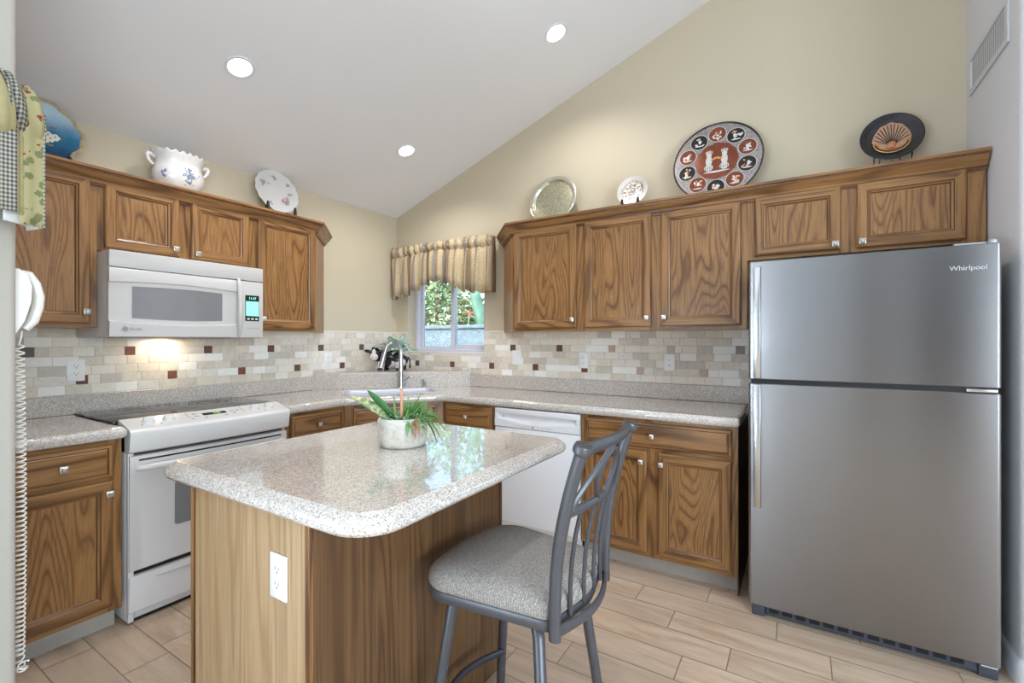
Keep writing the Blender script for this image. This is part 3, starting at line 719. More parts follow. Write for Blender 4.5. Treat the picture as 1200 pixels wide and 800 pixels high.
# faucet, soap dispenser on the counter deck
FXY = (-2.740, 2.720)
t = thing('faucet', 'brushed nickel gooseneck faucet at the corner sink', 'faucet', (FXY[0], FXY[1], .9205), 0)
MB().lathe([(.030, 0), (.030, .006), (.022, .014), (.021, .10), (.024, .104), (.024, .112), (.019, .13)], 24, cap0=True).build('base', CHROME, t)
sdir = Vector((-.30, -.954, 0)).normalized(); pts = [Vector((0, 0, .11)), Vector((0, 0, .20)), Vector((0, 0, .285))]
for k in range(1, 13):
    a = math.pi * k / 12 * .94; pts.append(Vector((0, 0, .285)) + sdir * (.070 * (1 - math.cos(a))) + Vector((0, 0, .078 * math.sin(a))))
q = pts[-1]; dd = (pts[-1] - pts[-2]).normalized(); pts += [q + dd * .04]
MB().tube(pts, [.019, .017, .0155] + [.0148] * (len(pts) - 3), 14).build('spout', CHROME, t)
MB().tube([q + dd * .03, q + dd * .06, q + dd * .13], [.017, .020, .018], 14).build('spray_head', CHROME, t)
hd = Vector((.85, .526, 0)); mb = MB().tube([Vector((0, 0, .07)), hd * .035 + Vector((0, 0, .075)), hd * .075 + Vector((0, 0, .10)), hd * .10 + Vector((0, -.01, .085))], [.012, .011, .007, .005], 10)
mb.tube([Vector((0, 0, .04)), hd * .04 + Vector((0, 0, .045))], .013, 10); mb.build('lever', CHROME, t)
t = thing('soap_dispenser', 'small nickel soap dispenser right of the faucet', 'soap dispenser', (-2.625, 2.868, .9205))
MB().lathe([(.02, 0), (.02, .004), (.012, .01), (.011, .035), (.014, .04), (.014, .052), (.004, .056)], 18, cap0=True).build('body', CHROME, t)
MB().tube([(0, 0, .05), (0, 0, .066), (-.02, -.04, .066), (-.022, -.045, .06)], .005, 8).build('nozzle', CHROME, t)

# ================================================================ ISLAND
IX0, IX1, IY0, IY1 = -1.61, -1.02, .705, 1.565
t = thing('kitchen_island', 'oak veneer kitchen island with an outlet on its near end', 'island', ((IX0 + IX1) / 2, (IY0 + IY1) / 2, 0))
hx, hy = (IX1 - IX0) / 2, (IY1 - IY0) / 2
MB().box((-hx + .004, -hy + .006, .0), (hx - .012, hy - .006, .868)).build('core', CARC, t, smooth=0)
MB().box((-hx + .022, -hy, 0), (hx - .014, -hy + .006, .868), 0, .0008, 1).build('end_panel', VEN, t, smooth=0)
MB().box((-hx, -hy - .004, 0), (-hx + .009, -hy + .03, .868), 0, .002, 1).build('corner_trim', OAK_V, t, smooth=0)
mb = MB().box((-hx + .009, -hy + .004, 0), (-hx + .022, -hy + .008, .868)); mb.build('shadow_gap', BLACK, t, smooth=0)
VEN_SHADE = oak('oak_veneer_shaded_side', (1, 1, .06), (112, 82, 54), (97, 69, 44), (72, 48, 29), 15, .32, base=6)  # darkened copy of the veneer, shade of the island's side put into colour
MB().box((hx - .012, -hy + .012, 0), (hx, hy - .014, .868), 0, .0008, 1).build('side_panel', VEN_SHADE, t, smooth=0)
MB().box((hx - .016, -hy - .002, 0), (hx + .001, -hy + .012, .868), 0, .003, 2).build('corner_trim', OAK_V, t)
MB().box((hx - .010, hy - .012, 0), (hx + .004, hy + .002, .868), 0, .002, 1).build('corner_trim', OAK_D, t, smooth=0)
b = MB().box((-hx - .004, hy - .005, .1), (hx - .012, hy + .004, .868)); b.build('back_panel', OAK_V, t, smooth=0)
P = rounded([(-1.755, .668), (-.778, .668), (-.778, 1.705), (-1.755, 1.705)], [.06, .115, .06, .06], 10)
mb = MB(); slab(mb, P, .92, .869, prof=[(.020, .869), (.006, .873), (0, .881), (0, .892), (.004, .901), (.020, .914), (.032, .920)])
tag(mb.build('island_countertop', GRAN), 'speckled quartz island top with rounded corners and a sloped edge', 'countertop')

# ================================================================ APPLIANCES
GLASSTOP = plain('black_ceramic_glass', (34, 33, 36), .06, spec=.7, var=.1, scale=300)
RINGG = plain('burner_ring_print', (98, 92, 92), .2, var=.2, scale=200)
OVENGLASS = plain('grey_oven_glass', (128, 128, 130), .12, spec=.6, var=.02)
LCD = plain('dark_display', (38, 44, 40), .2); GREEN = emis('green_display_digits', (150, 200, 70), 1.0)
GREYP = plain('grey_printing', (140, 140, 142), .5)
# --- range: local x along the wall, front at y=0
ry0 = .876; rw = .772
t = thing('range', 'white slide-in electric range with a black glass cooktop', 'range', (-2.605, ry0, 0), 90)
MB().box((.002, .028, .015), (rw - .002, .60, .895), 0, .004).box((.0, .028, .79), (rw, .10, .895), 0, .004).build('body', WHITE, t)
mb = MB().box((-.016, .105, .9205), (rw + .016, .634, .930), 0, .003); o = mb.build('cooktop', GLASSTOP, t)
for (bx, by, br) in ((.20, .24, .105), (.57, .23, .085), (.20, .50, .08), (.57, .49, .105)):
    for rr in (br, br * .62): MB().lathe([(rr, .9303), (rr - .006, .9306), (rr - .010, .9303)], 40, 0, Matrix.Translation((bx, by, 0))).build('burner_ring', RINGG, o)
mb = MB(); lps = []
N = 24
for i in range(N + 1):
    u = i / N; x = u * rw; bow = .022 * (1 - (2 * u - 1) ** 2)
    lps.append([(x, .106, .934), (x, .100, .937), (x, -.012 - bow, .905), (x, -.030 - bow, .897), (x, -.036 - bow, .885), (x, -.022 - bow * .8, .800), (x, -.012 - bow * .6, .792), (x, .03, .790), (x, .106, .80)])
mb.loops(lps, 0, cap0=True, cap1=True); cp = mb.build('control_panel', WHITE, t, smooth=40)
nrm = Matrix.Rotation(math.atan2(.032, .112), 4, 'X')
def onpanel(x, s):       # s 0 front .. 1 back of the sloping panel
    u = x / rw; bow = .022 * (1 - (2 * u - 1) ** 2); f = Vector((x, -.012 - bow, .905)); b = Vector((x, .100, .937)); return f + (b - f) * s
for x in (.095, .178, .60, .685):
    p = onpanel(x, .5); M = Matrix.Translation(p) @ nrm
    k = MB().lathe([(.026, 0), (.026, .004), (.023, .010), (.022, .016), (.001, .017)], 24, 0, M)
    k.loops([[M @ Vector(v) for v in ((-.020, -.006, .016), (.020, -.006, .016), (.020, .006, .016), (-.020, .006, .016))], [M @ Vector(v) for v in ((-.019, -.003, .026), (.019, -.003, .026), (.019, .003, .026), (-.019, .003, .026))]], 0, cap1=True)
    k.build('burner_knob', WHITE2, cp)
M = lambda x, s: Matrix.Translation(onpanel(x, s)) @ nrm
def flatbox(mb, M_, w, d, h, m=0): mb.add([M_ @ Vector((a, b, c)) for a in (-w / 2, w / 2) for b in (-d / 2, d / 2) for c in (0, h)], [(0, 1, 3, 2), (4, 6, 7, 5), (0, 4, 5, 1), (2, 3, 7, 6), (0, 2, 6, 4), (1, 5, 7, 3)], m)
mb = MB(); flatbox(mb, M(.39, .55), .115, .028, .0016); dp = mb.build('display', LCD, cp, smooth=0)
p = onpanel(.40, .55); text('digits', '2:26', .020, GREEN, dp, M(.402, .55) @ Vector((0, 0, .0022)), (math.atan2(.032, .112), 0, 0))
mb = MB()
for x, s, w in ((.33, .22, .014), (.43, .22, .014), (.30, .7, .018), (.30, .45, .018), (.48, .6, .018), (.51, .6, .018), (.48, .35, .018), (.06, .25, .008), (.135, .22, .008), (.64, .2, .008), (.27, .25, .012)):
    flatbox(mb, M(x, s), w, .007, .0012)
mb.build('printed_marks', GREYP, cp, smooth=0)
mb = MB(); flatbox(mb, M(.535, .5), .0016, .09, .001); flatbox(mb, M(.265, .5), .0016, .09, .001); mb.build('panel_line', GREYP, cp, smooth=0)
dm = MB(); lps = []
for i in range(N + 1):
    u = i / N; x = .006 + u * (rw - .012); bow = .010 * (1 - (2 * u - 1) ** 2)
    lps.append([(x, .028, .780), (x, -.006 - bow, .776), (x, -.010 - bow, .768), (x, -.010 - bow, .690), (x, -.006 - bow, .684), (x, -.004 - bow * .5, .252), (x, 0, .246), (x, .028, .246)])
dm.loops(lps, 0, cap0=True, cap1=True); dr = dm.build('oven_door', WHITE, t, smooth=40)
wn_ = rounded([(.185, .41), (rw - .185, .41), (rw - .185, .625), (.185, .625)], .012, 4)
MB().prism(wn_, .0, -.0155, 'xz').build('oven_window', OVENGLASS, dr, smooth=0)
vs_ = MB(); vs_.loops([[(x, -.0106 - .010 * (1 - (2 * x / rw - 1) ** 2), z) for z in (.752, .760)] for x in [.04 + (rw - .08) * i / 20 for i in range(21)]], 0, closed=False)
vs_.build('vent_slot', BLACK, dr, smooth=0)
hp = [(.03 + (rw - .06) * i / 24, -.016 - .034 * math.sin(math.pi * i / 24) ** .35 - .010 * math.sin(math.pi * i / 24), .722) for i in range(25)]
MB().tube(hp, .0155, 12, flat=.8).build('handle', WHITE, dr)
dw_ = MB(); lps = []
for i in range(N + 1):
    u = i / N; x = .006 + u * (rw - .012); bow = .006 * (1 - (2 * u - 1) ** 2)
    lps.append([(x, .028, .226), (x, -.002 - bow, .222), (x, -.005 - bow, .214), (x, -.002 - bow, .060), (x, .004, .055), (x, .028, .055)])
dw_.loops(lps, 0, cap0=True, cap1=True); so = dw_.build('storage_drawer', WHITE, t, smooth=40)
hp = []
for i in range(21):
    u = i / 20; x = .09 + u * (rw - .18); d = math.sin(math.pi * u) ** .5
    hp.append([(x, -.004, .206), (x, -.004 - .020 * d, .200), (x, -.004 - .020 * d, .194), (x, -.004, .196 - .022 * d)])
MB().loops(hp, 0, cap0=True, cap1=True).build('drawer_grip', WHITE, so)
for a_, b_ in ((.227, .2455), (.781, .7915)): MB().box((.008, .010, a_), (rw - .008, .03, b_)).build('door_gap', BLACK, t, smooth=0)
MB().box((.012, .03, .002), (rw - .012, .05, .055)).build('toe_plate', BLACK, t, smooth=0)
for s_ in (.004, rw - .026): MB().box((s_, .004, .012), (s_ + .022, .040, .79), 0, .003).build('side_trim', WHITE, t)

# --- over-the-range microwave
my0 = .8655; mw = .748; mz0 = 1.325; mh = .4215
MWW = plain('white_microwave_plastic', (196, 193, 191), .3, var=.01)
SCR = emis('teal_lit_screen', (122, 232, 204), .95)
t = thing('microwave', 'white over-the-range microwave with a lit teal screen', 'microwave', (-2.80, my0 + .004, mz0), 90)
MB().box((0, .022, .0), (mw, .446, mh), 0, .004).build('body', MWW, t)
zs = 1.662 - mz0
MB().box((0, -.004, zs + .003), (mw, .03, mh), 0, .005).build('vent_grille', MWW, t)
mb = MB(); lps = []
def mwx(u): return .602 * u
for i in range(25):
    u = i / 24; x = mwx(u); b = .016 * math.sin(math.pi * (.06 + .88 * u)); dip = .014 * math.sin(math.pi * u)
    zt = .262 + dip * .9; zb = .078 - dip * 1.1
    lps.append([(x, .026, zs - .001), (x, -.001 - b * .3, zs - .002), (x, -.004 - b * .3, zs - .006), (x, -.004 - b * .5, zt + .006), (x, .004 - b * .6, zt), (x, .006 - b * .6, zb + .003), (x, -.008 - b, zb - .004), (x, -.004 - b, .004), (x, 0, 0), (x, .026, 0)])
mb.loops(lps, 0, cap0=True, cap1=True); md = mb.build('door', MWW, t, smooth=40)
lps = []
for i in range(25):
    u = .15 + .70 * i / 24; x = mwx(u); b = .016 * math.sin(math.pi * (.06 + .88 * u)); dip = .014 * math.sin(math.pi * u)
    lps.append([(x, .0035 - b * .6, .246 + dip * .7), (x, .0045 - b * .6, .100 - dip * .8)])
MB().loops(lps, 0, closed=False).build('door_window', OVENGLASS, md, smooth=30)
b0 = MB().tube([(.592, -.012, .332), (.586, -.042, .30), (.586, -.052, .20), (.586, -.046, .09), (.592, -.014, .018)][::1] if False else bez((.600, -.004, .345), (.585, -.065, .29), (.585, -.065, .06), (.602, -.004, .010), 20), [.008 + .007 * math.sin(math.pi * i / 20) for i in range(21)], 10)
b0.build('handle', MWW, md)
mb = MB().box((.605, -.003, .001), (mw, .026, zs - .001), 0, .004); pnl = mb.build('control_panel', MWW, t)
MB().box((.640, -.0055, .100), (.722, -.002, .254), 0, .001, 1).build('screen_bezel', BLACK, pnl, smooth=0)
MB().box((.644, -.0068, .131), (.718, -.0052, .217)).build('screen', SCR, pnl, smooth=0)
text('screen_text', '11:47', .020, SCR, pnl, (.681, -.0062, .235), (R(90), 0, 0))
mb = MB()
for k in range(3): mb.box((.650 + .024 * k, -.0068, .108), (.664 + .024 * k, -.0052, .118))
mb.build('screen_keys', WHITE2, pnl, smooth=0)
mb = MB()
for k in range(3):
    mb.tube([(.650 + .026 * k, -.0038, .058), (.662 + .026 * k, -.0038, .052), (.670 + .026 * k, -.0038, .060)], .0012, 5)
mb.build('printed_marks', GREYP, pnl)
lg = MB().lathe([(.010, 0), (.012, .001), (.0125, 0)], 24, 0, Matrix.Translation((.058, -.0185, .040)) @ Matrix.Rotation(R(90), 4, 'X')).lathe([(.001, .0005), (.009, .0005), (.0092, 0)], 24, 0, Matrix.Translation((.058, -.0185, .040)) @ Matrix.Rotation(R(90), 4, 'X'))
lg.build('round_badge', plain('grey_badge', (150, 150, 154), .4), md)
text('lettering', 'Profile', .019, GREYP, md, (.102, -.0205, .040), (R(90), 0, R(-1.5)))
mb = MB().box((.10, .12, -.004), (.62, .34, 0.002), 0, .002); mb.build('vent_filter', plain('grey_filter_mesh', (150, 150, 150), .5, .6), t)
ll = MB().box((.34, .36, -.003), (.44, .42, .001)); ll.build('task_lamp', emis('warm_task_lamp', (255, 214, 160), 6), t, smooth=0)
d = lamp('microwave_task_light', 'AREA', (-3.185, my0 + .40, mz0 - .008), (0, 0, 0), .7, (1, .82, .60), shape='RECTANGLE', size=.05, size_y=.12)

# --- refrigerator
FX0, FX1, FY = -.205, .656, 2.474; fw = FX1 - FX0
t = thing('refrigerator', 'stainless steel refrigerator with the freezer door on top', 'refrigerator', (FX0, FY, 0))
MB().box((.008, .068, .03), (fw - .004, .69, 1.672), 0, .004).build('cabinet_body', FRSIDE, t)
def fdoor(z0, z1):
    P = rounded([(0, .060), (fw, .060), (fw, 0), (0, 0)], [.002, .002, .012, .012], 5)
    q = offset_poly(P, .004)
    m_ = MB(); m_.loops([[(x, y, z0) for x, y in q], [(x, y, z0 + .004) for x, y in P], [(x, y, z1 - .004) for x, y in P], [(x, y, z1) for x, y in q]], 0, cap0=True, cap1=True); return m_
fz = fdoor(1.126, 1.683).build('freezer_door', STEEL_F, t); fd = fdoor(.058, 1.106).build('fridge_door', STEEL_F, t)
MB().box((.012, .008, 1.1065), (fw - .012, .066, 1.1255)).build('door_gap', BLACK, t, smooth=0)
for par, z0, z1 in ((fz, 1.130, 1.655), (fd, .520, 1.102)):
    MB().box((.022, -.010, z0), (.052, .002, z1), 0, .004).build('handle_strip', HANDLE, par)
    MB().box((.052, -.0008, z0), (.0545, .001, z1)).build('handle_shadow_line', DARKG, par, smooth=0)
text('lettering', 'Whirlpool', .026, plain('bright_badge_metal', (222, 222, 224), .3, .6), fz, (fw - .095, -.0008, 1.592), (R(90), 0, 0), .0012)
h_ = MB().box((fw - .13, .030, 1.684), (fw - .004, .11, 1.694), 0, .003); h_.lathe([(.014, 0), (.014, .012), (.010, .016), (.001, .016)], 16, 0, Matrix.Translation((fw - .02, .026, 1.684))); h_.build('top_hinge', plain('light_grey_hinge', (176, 178, 180), .4, .4), t)
MB().box((fw - .10, -.002, 1.109), (fw - .012, .03, 1.121), 0, .002).build('middle_hinge', HANDLE, t)
g = MB().box((.07, .030, .012), (fw - .06, .050, .054), 0, .003)
g.build('toe_grille', DARKG, t)
mb = MB()
for k in range(13):
    mb.box((.085 + k * .053, .0285, .026), (.085 + k * .053 + .040, .0315, .046), 0)
mb.build('grille_slots', BLACK, t, smooth=0)
for x in (.012, fw - .06): MB().box((x, .020, 0), (x + .056, .075, .054), 0, .006).build('foot_cover', DARKG, t)
mb = MB().box((fw - .055, .012, .048), (fw - .008, .03, .056), 0, .002); mb.build('lower_hinge', TRIMW, t)

# --- dishwasher
dx0, dx1 = -1.738, -1.120; dw = dx1 - dx0
DWW = plain('white_dishwasher_enamel', (226, 225, 228), .3, var=.01)
t = thing('dishwasher', 'white built-in dishwasher beside the drawers', 'dishwasher', (dx0, 2.588, 0))
MB().box((.004, .024, .09), (dw - .004, .58, .862)).build('tub', WHITE, t, smooth=0)
MB().box((.003, 0, .115), (dw - .003, .026, .735), 0, .005).build('door_panel', DWW, t)
mb = MB(); mb.box((.003, -.004, .825), (dw - .003, .026, .862), 0, .004)
lps = []
for i in range(25):
    u = i / 24; x = .003 + u * (dw - .006); s_ = math.sin(math.pi * u)
    lps.append([(x, .02, .826), (x, .014, .826), (x, .016, .812 - .014 * s_), (x, .004, .798 - .028 * s_), (x, -.004, .794 - .028 * s_), (x, -.004, .742), (x, 0, .738), (x, .02, .738)])
mb.loops(lps, 0, cap0=True, cap1=True); mb.box((.003, -.0035, .7955), (.026, .02, .83), 0, .002).box((dw - .026, -.0035, .7955), (dw - .003, .02, .83), 0, .002)
cpl = mb.build('control_panel', DWW, t, smooth=40)
mb = MB().box((.07, .006, .828), (.22, .0138, .834), 0).box((.07, -.0055, .806), (.078, -.0038, .812))
mb.build('vent_slot', DARKG, cpl, smooth=0)
mb = MB()
for k, x in enumerate((.16, .185, .21, .235, .26, .33, .36)): mb.box((x, -.0052, .752), (x + .006, -.0038, .757))
for k in range(6): mb.box((.385 + k * .007, -.0052, .752), (.389 + k * .007, -.0038, .756))
mb.lathe([(.008, 0), (.007, .002), (.001, .002)], 16, 0, Matrix.Translation((.295, -.004, .753)) @ Matrix.Rotation(R(90), 4, 'X'))
mb.build('printed_marks', GREYP, cpl, smooth=0)
mb = MB().box((.004, .03, .005), (dw - .004, .045, .112)); mb.build('toe_plate', WHITE2, t, smooth=0)

# ================================================================ WALL PLATES, VENT, TELEPHONE
def outlet(label, loc, rotz, kind='duplex', w=.072, h=.116, mat=None):
    t = thing('wall_outlet', label, 'outlet', loc, rotz, 'white wall outlets')
    mb = MB().box((-w / 2, -.006, -h / 2), (w / 2, .0, h / 2), 0, .003); mb.build('cover_plate', OUTW, t)
    if kind == 'duplex':
        for s_ in (-1, 1):
            P = rounded([(-.017, s_ * .0195 - .014), (.017, s_ * .0195 - .014), (.017, s_ * .0195 + .014), (-.017, s_ * .0195 + .014)], .009, 4)
            o = MB().prism(P, -.005, -.0082, 'xz').build('receptacle', OUTW, t, smooth=0)
            z = s_ * .0195; MB().box((-.008, -.0086, z - .001), (-.006, -.008, z + .008)).box((.006, -.0086, z - .001), (.008, -.008, z + .007)).lathe([(.003, 0), (.001, .0004)], 8, 0, Matrix.Translation((0, -.0082, z - .007)) @ Matrix.Rotation(R(90), 4, 'X')).build('socket_slots', DARKG, o, smooth=0)
    else:
        MB().box((-.017, -.0085, -.033), (.017, -.005, .033), 0, .001, 1).build('rocker', OUTW, t, smooth=0)
    return t
outlet('white duplex outlet in the tiles left of the range', (XA + .0095, .872, 1.152), 90)
outlet('white duplex outlet in the tiles right of the range, near the corner', (XA + .0095, 2.412, 1.152), 90)
outlet('white rocker switch plate in the tiles just right of the window', (-1.915, YB - .0095, 1.172), 0, 'rocker', w=.085)
outlet('white duplex outlet above the dishwasher counter', (-1.345, YB - .0095, 1.163), 0)
outlet('white duplex outlet nearest the refrigerator', (-.731, YB - .0095, 1.163), 0)
outlet('white outlet on the near end of the island', (-1.1425, IY0 - .0005, .700), 0)
# air vent high on the right wall
VENTM = plain('white_metal_register', (206, 206, 210), .45, var=.01)
t = thing('wall_vent', 'white slotted air vent high on the wall above the refrigerator', 'vent', (XC - .0005, 2.86, 2.595), -90)
# local x along -y... front toward -x
mb = MB(); lw, lh = .50, .19
for a, b in (((-lw / 2, -lh / 2), (lw / 2, -lh / 2 + .028)), ((-lw / 2, lh / 2 - .028), (lw / 2, lh / 2)), ((-lw / 2, -lh / 2 + .028), (-lw / 2 + .03, lh / 2 - .028)), ((lw / 2 - .03, -lh / 2 + .028), (lw / 2, lh / 2 - .028))):
    mb.box((a[0], -.008, a[1]), (b[0], 0, b[1]), 0, .002, 1)
mb.build('frame', VENTM, t)
MB().box((-lw / 2 + .03, -.0015, -lh / 2 + .028), (lw / 2 - .03, -.0005, lh / 2 - .028)).build('backing', DARKG, t, smooth=0)
mb = MB()
for k in range(24):
    x = -lw / 2 + .036 + k * (lw - .072) / 23; mb.add([(x - .0055, -.0022, -lh / 2 + .028), (x + .0070, -.0020, -lh / 2 + .028), (x + .0070, -.0020, lh / 2 - .028), (x - .0055, -.0022, lh / 2 - .028)], [(0, 1, 2, 3)], 0)
mb.build('louvers', VENTM, t, smooth=0, recalc=False)
# wall telephone seen from the side, hung on the far face of the stub wall; local -y is away from that wall (world +y)
PHW = plain('ivory_telephone_plastic', (232, 230, 224), .35, var=.01)
t = thing('wall_telephone', 'white wall telephone seen edge-on at the left edge', 'telephone', (-1.835, .3535, 1.328), 180)
mb = MB()
sidep = [(0, .0), (.006, .001), (.022, .035), (.034, .085), (.036, .13), (.028, .160), (.012, .175), (0, .176)]
mb.loops([[(-.045, -y, z) for y, z in sidep], [(-.048, -y, z) for y, z in sidep], [(.048, -y, z) for y, z in sidep], [(.045, -y, z) for y, z in sidep]], 0, cap0=True, cap1=True)
mb.build('base', PHW, t, smooth=50)
hp = [(0, -.030, .012), (0, -.046, .035), (0, -.056, .075), (0, -.058, .105), (0, -.050, .140), (0, -.036, .166), (0, -.024, .172)]
MB().tube(hp, [.010, .013, .013, .013, .013, .012, .006], 12, flat=2.0, up=(0, -1, 0)).build('handset', PHW, t)
pts = [Vector((.0, -.026, .008)), Vector((.0, -.024, -.012)), Vector((.0, -.020, -.028))]
turns = 62
for i in range(turns * 9):
    u = i / (turns * 9); a = 2 * math.pi * i / 9
    z = -.030 - (.86 * u ** .93); pts.append(Vector((.012 * math.cos(a), -.020 - .004 * math.sin(3 * u) - .010 * math.sin(a), z)))
for k in range(40):
    a = 2 * math.pi * k / 9; b = math.pi * k / 40
    pts.append(Vector((.012 * math.cos(a) - .02 * (1 - math.cos(b)), -.020 - .010 * math.sin(a), -.89 - .03 * math.sin(b))))
MB().tube(pts, .0022, 5).build('coiled_cord', PHW, t, smooth=60)

# ================================================================ BAR STOOL
FAB = NM('woven_grey_seat_fabric')
_v = FAB.coords(); _vo = FAB.n('TexVoronoi'); _vo.inputs['Scale'].default_value = 230; FAB.l(_v, _vo.inputs['Vector'])
_w = FAB.n('TexWave'); _w.inputs['Scale'].default_value = 45; _w.inputs['Distortion'].default_value = 3; _w.inputs['Detail'].default_value = 2; FAB.l(_v, _w.inputs['Vector'])
_h = FAB.math('ADD', FAB.math('MULTIPLY', _vo.outputs['Distance'], 1.0), FAB.math('MULTIPLY', _w.outputs['Fac'], .35))
FAB.set(Base_Color=FAB.ramp(_h, [(.15, lin((190, 183, 175))), (.75, lin((136, 130, 124)))]), Roughness=.9, Specular_IOR_Level=.2); FAB.bump(_h, .35, .002); FAB = FAB.mat
scx, scy = -.73, 1.225
t = thing('bar_stool', 'grey metal bar stool with a woven fabric seat at the island', 'stool', (scx, scy, 0))
# seat outline, local: -x faces the island
def seat_outline(k):
    P = [(-.215 * k, -.225 * k), (.195 * k, -.178 * k), (.232 * k, 0), (.195 * k, .178 * k), (-.215 * k, .235 * k), (-.240 * k, 0)]
    return rounded(P, [.09 * k, .035 * k, .25 * k, .035 * k, .11 * k, .3 * k], 7)
prof = [(.97, .592), (1.0, .600), (1.005, .615), (.985, .632), (.93, .645), (.80, .655), (.55, .661), (.2, .663)]
mb = MB(); mb.loops([[(x, y, z) for x, y in seat_outline(k)] for k, z in prof], 0, cap0=True, cap1=True); mb.build('seat', FAB, t, smooth=70)
mb = MB(); mb.loops([[(x, y, z) for x, y in seat_outline(k)] for k, z in ((.96, .566), (1.0, .568), (1.012, .575), (1.012, .590), (1.0, .596), (.95, .596))], 0, cap0=True, cap1=True); mb.build('seat_frame', IRON, t, smooth=50)
mb = MB().lathe([(.001, .535), (.10, .535), (.105, .54), (.105, .552), (.09, .566), (.001, .566)], 28); mb.build('swivel_plate', IRON, t)
px0, pz0 = .208, .56
posts = []
for s_ in (-1, 1):
    yb_, yt = s_ * .176, s_ * .184
    pts = bez((px0, yb_, .555), (px0 - .005, yb_, .74), (px0 + .015, yb_ + s_ * .003, .86), (px0 + .078, yt, 1.045), 18)
    o = MB().tube(pts, [.0165] * 19, 16, flat=.85).build('back_post', IRON, t)
    e = pts[-1]; d = (pts[-1] - pts[-2]).normalized()
    MB().tube([e - d * .012, e - d * .006, e, e + d * .008, e + d * .014], [.0175, .0235, .024, .0235, .0215], 18, flat=1.15).build('cap', IRON, o)
    posts.append(pts)
def between(i, bulge, zoff=0): # curve from near post to far post at sample i
    a, b = posts[0][i], posts[1][i]; n = 14
    return [a + (b - a) * (k / n) + Vector((bulge * math.sin(math.pi * k / n), 0, zoff * math.sin(math.pi * k / n))) for k in range(n + 1)]
top = between(18, .022); low = between(12, .026)
MB().tube(top, .0165, 10, flat=.6, up=(0, 0, 1)).build('top_rail', IRON, t)
MB().tube(low, .0135, 10, flat=.6, up=(0, 0, 1)).build('lower_rail', IRON, t)
def onrail(r, u): k = u * (len(r) - 1); i = min(int(k), len(r) - 2); return r[i] + (r[i + 1] - r[i]) * (k - i)
def inpanel(u, w): return onrail(low, u) + (onrail(top, u) - onrail(low, u)) * w
# two bowed bars leaning together and an oval ring between the rails
for s_ in (-1, 1):
    pts = [inpanel(.5 + s_ * (.44 - .44 * q + .10 * math.sin(math.pi * q) * (1 - q)), q) for q in [k / 10 for k in range(11)]]
    MB().tube(pts, .0085, 8, flat=.7).build('lattice_bar', IRON, t)
ringp = [inpanel(.5 + .155 * math.cos(a), .42 + .42 * math.sin(a)) for a in [2 * math.pi * k / 28 for k in range(28)]]
MB().tube(ringp, .0075, 8, flat=.8, ring=True).build('lattice_ring', IRON, t)
for u in (.2, .4, .6, .8):
    a = onrail(low, u); b = Vector((px0 + .022 * math.sin(math.pi * u) - .002, -.176 + .352 * u, .588)); c = (a + b) / 2 + Vector((-.012, 0, 0))
    MB().tube([a, (a + c) / 2 + Vector((-.003, 0, 0)), c, (c + b) / 2 + Vector((-.003, 0, 0)), b], .0065, 8).build('spindle', IRON, t)
rr = [Vector((px0, -.176, .572)) + Vector((.040 * math.sin(math.pi * k / 12), .352 * k / 12, 0)) for k in range(13)]
MB().tube(rr, .015, 10, flat=.5, up=(0, 0, 1)).build('seat_rear_rail', IRON, t)
for sx in (-1, 1):
    for sy in (-1, 1):
        o = MB().tube([(sx * .095, sy * .095, .543), (sx * .135, sy * .135, .540), (sx * .145, sy * .145, .525), (sx * .205, sy * .205, .012)], [.014, .0165, .0165, .0155], 14).build('leg', IRON, t)
        MB().lathe([(.018, 0), (.019, .006), (.017, .02)], 14, 0, Matrix.Translation((sx * .206, sy * .206, 0)), cap0=True).build('foot', BLACK, o)
fr_ = [(-.172 - .055 * math.sin(math.pi * k / 16), -.172 + .344 * k / 16, .195) for k in range(17)]
MB().tube(fr_, .0125, 10, flat=.7, up=(0, 0, 1)).build('footrest', plain('dark_worn_steel', (60, 60, 66), .4, .4), t)

# ================================================================ PLANT ON THE ISLAND
def leaf(mb, base, d, L, w, droop=.3, fold=.25, m=0, n=9, side=None):
    base = Vector(base); d = Vector(d).normalized(); sd_ = Vector(side) if side else d.cross(Vector((0, 0, 1)));
    if sd_.length < 1e-3: sd_ = Vector((1, 0, 0))
    sd_.normalize(); up = sd_.cross(d).normalized(); lps = []
    for k in range(n + 1):
        u = k / n; p = base + d * L * u - Vector((0, 0, 1)) * droop * L * u * u
        ww_ = w * (math.sin(math.pi * min(1, u * .93 + .07)) ** .8) * (1 - .15 * u) + .0004
        lps.append([p - sd_ * ww_ + up * fold * ww_, p, p + sd_ * ww_ + up * fold * ww_])
    vs = [v for l in lps for v in l]; fs = []
    for k in range(n):
        for j in range(2): fs.append((k * 3 + j, k * 3 + j + 1, k * 3 + 4 + j, k * 3 + 3 + j))
    return mb.add(vs, fs, m)
def solid(o, th=.0012):
    q = o.modifiers.new('thick', 'SOLIDIFY'); q.thickness = th; q.offset = 0; return o
STONEP = NM('weathered_concrete_pot'); _n = STONEP.noise(STONEP.coords(), 26, 5, .65, dist=.8)
STONEP.set(Base_Color=STONEP.ramp(_n, [(.25, lin((150, 142, 128))), (.5, lin((196, 190, 178))), (.75, lin((214, 208, 198)))]), Roughness=.8); STONEP.bump(_n, .4, .004); STONEP = STONEP.mat
SOIL = plain('dark_potting_soil', (60, 48, 40), .95, var=.4, scale=120)
G1 = leafmat('fresh_green_leaf', (64, 120, 60), (128, 172, 96)); G2 = leafmat('sage_succulent', (104, 140, 108), (160, 186, 146)); G3 = leafmat('dark_green_leaf', (46, 104, 56), (90, 146, 82))
VAR = NM('variegated_leaf'); _n = VAR.noise(VAR.coords(), 60, 3, .6)
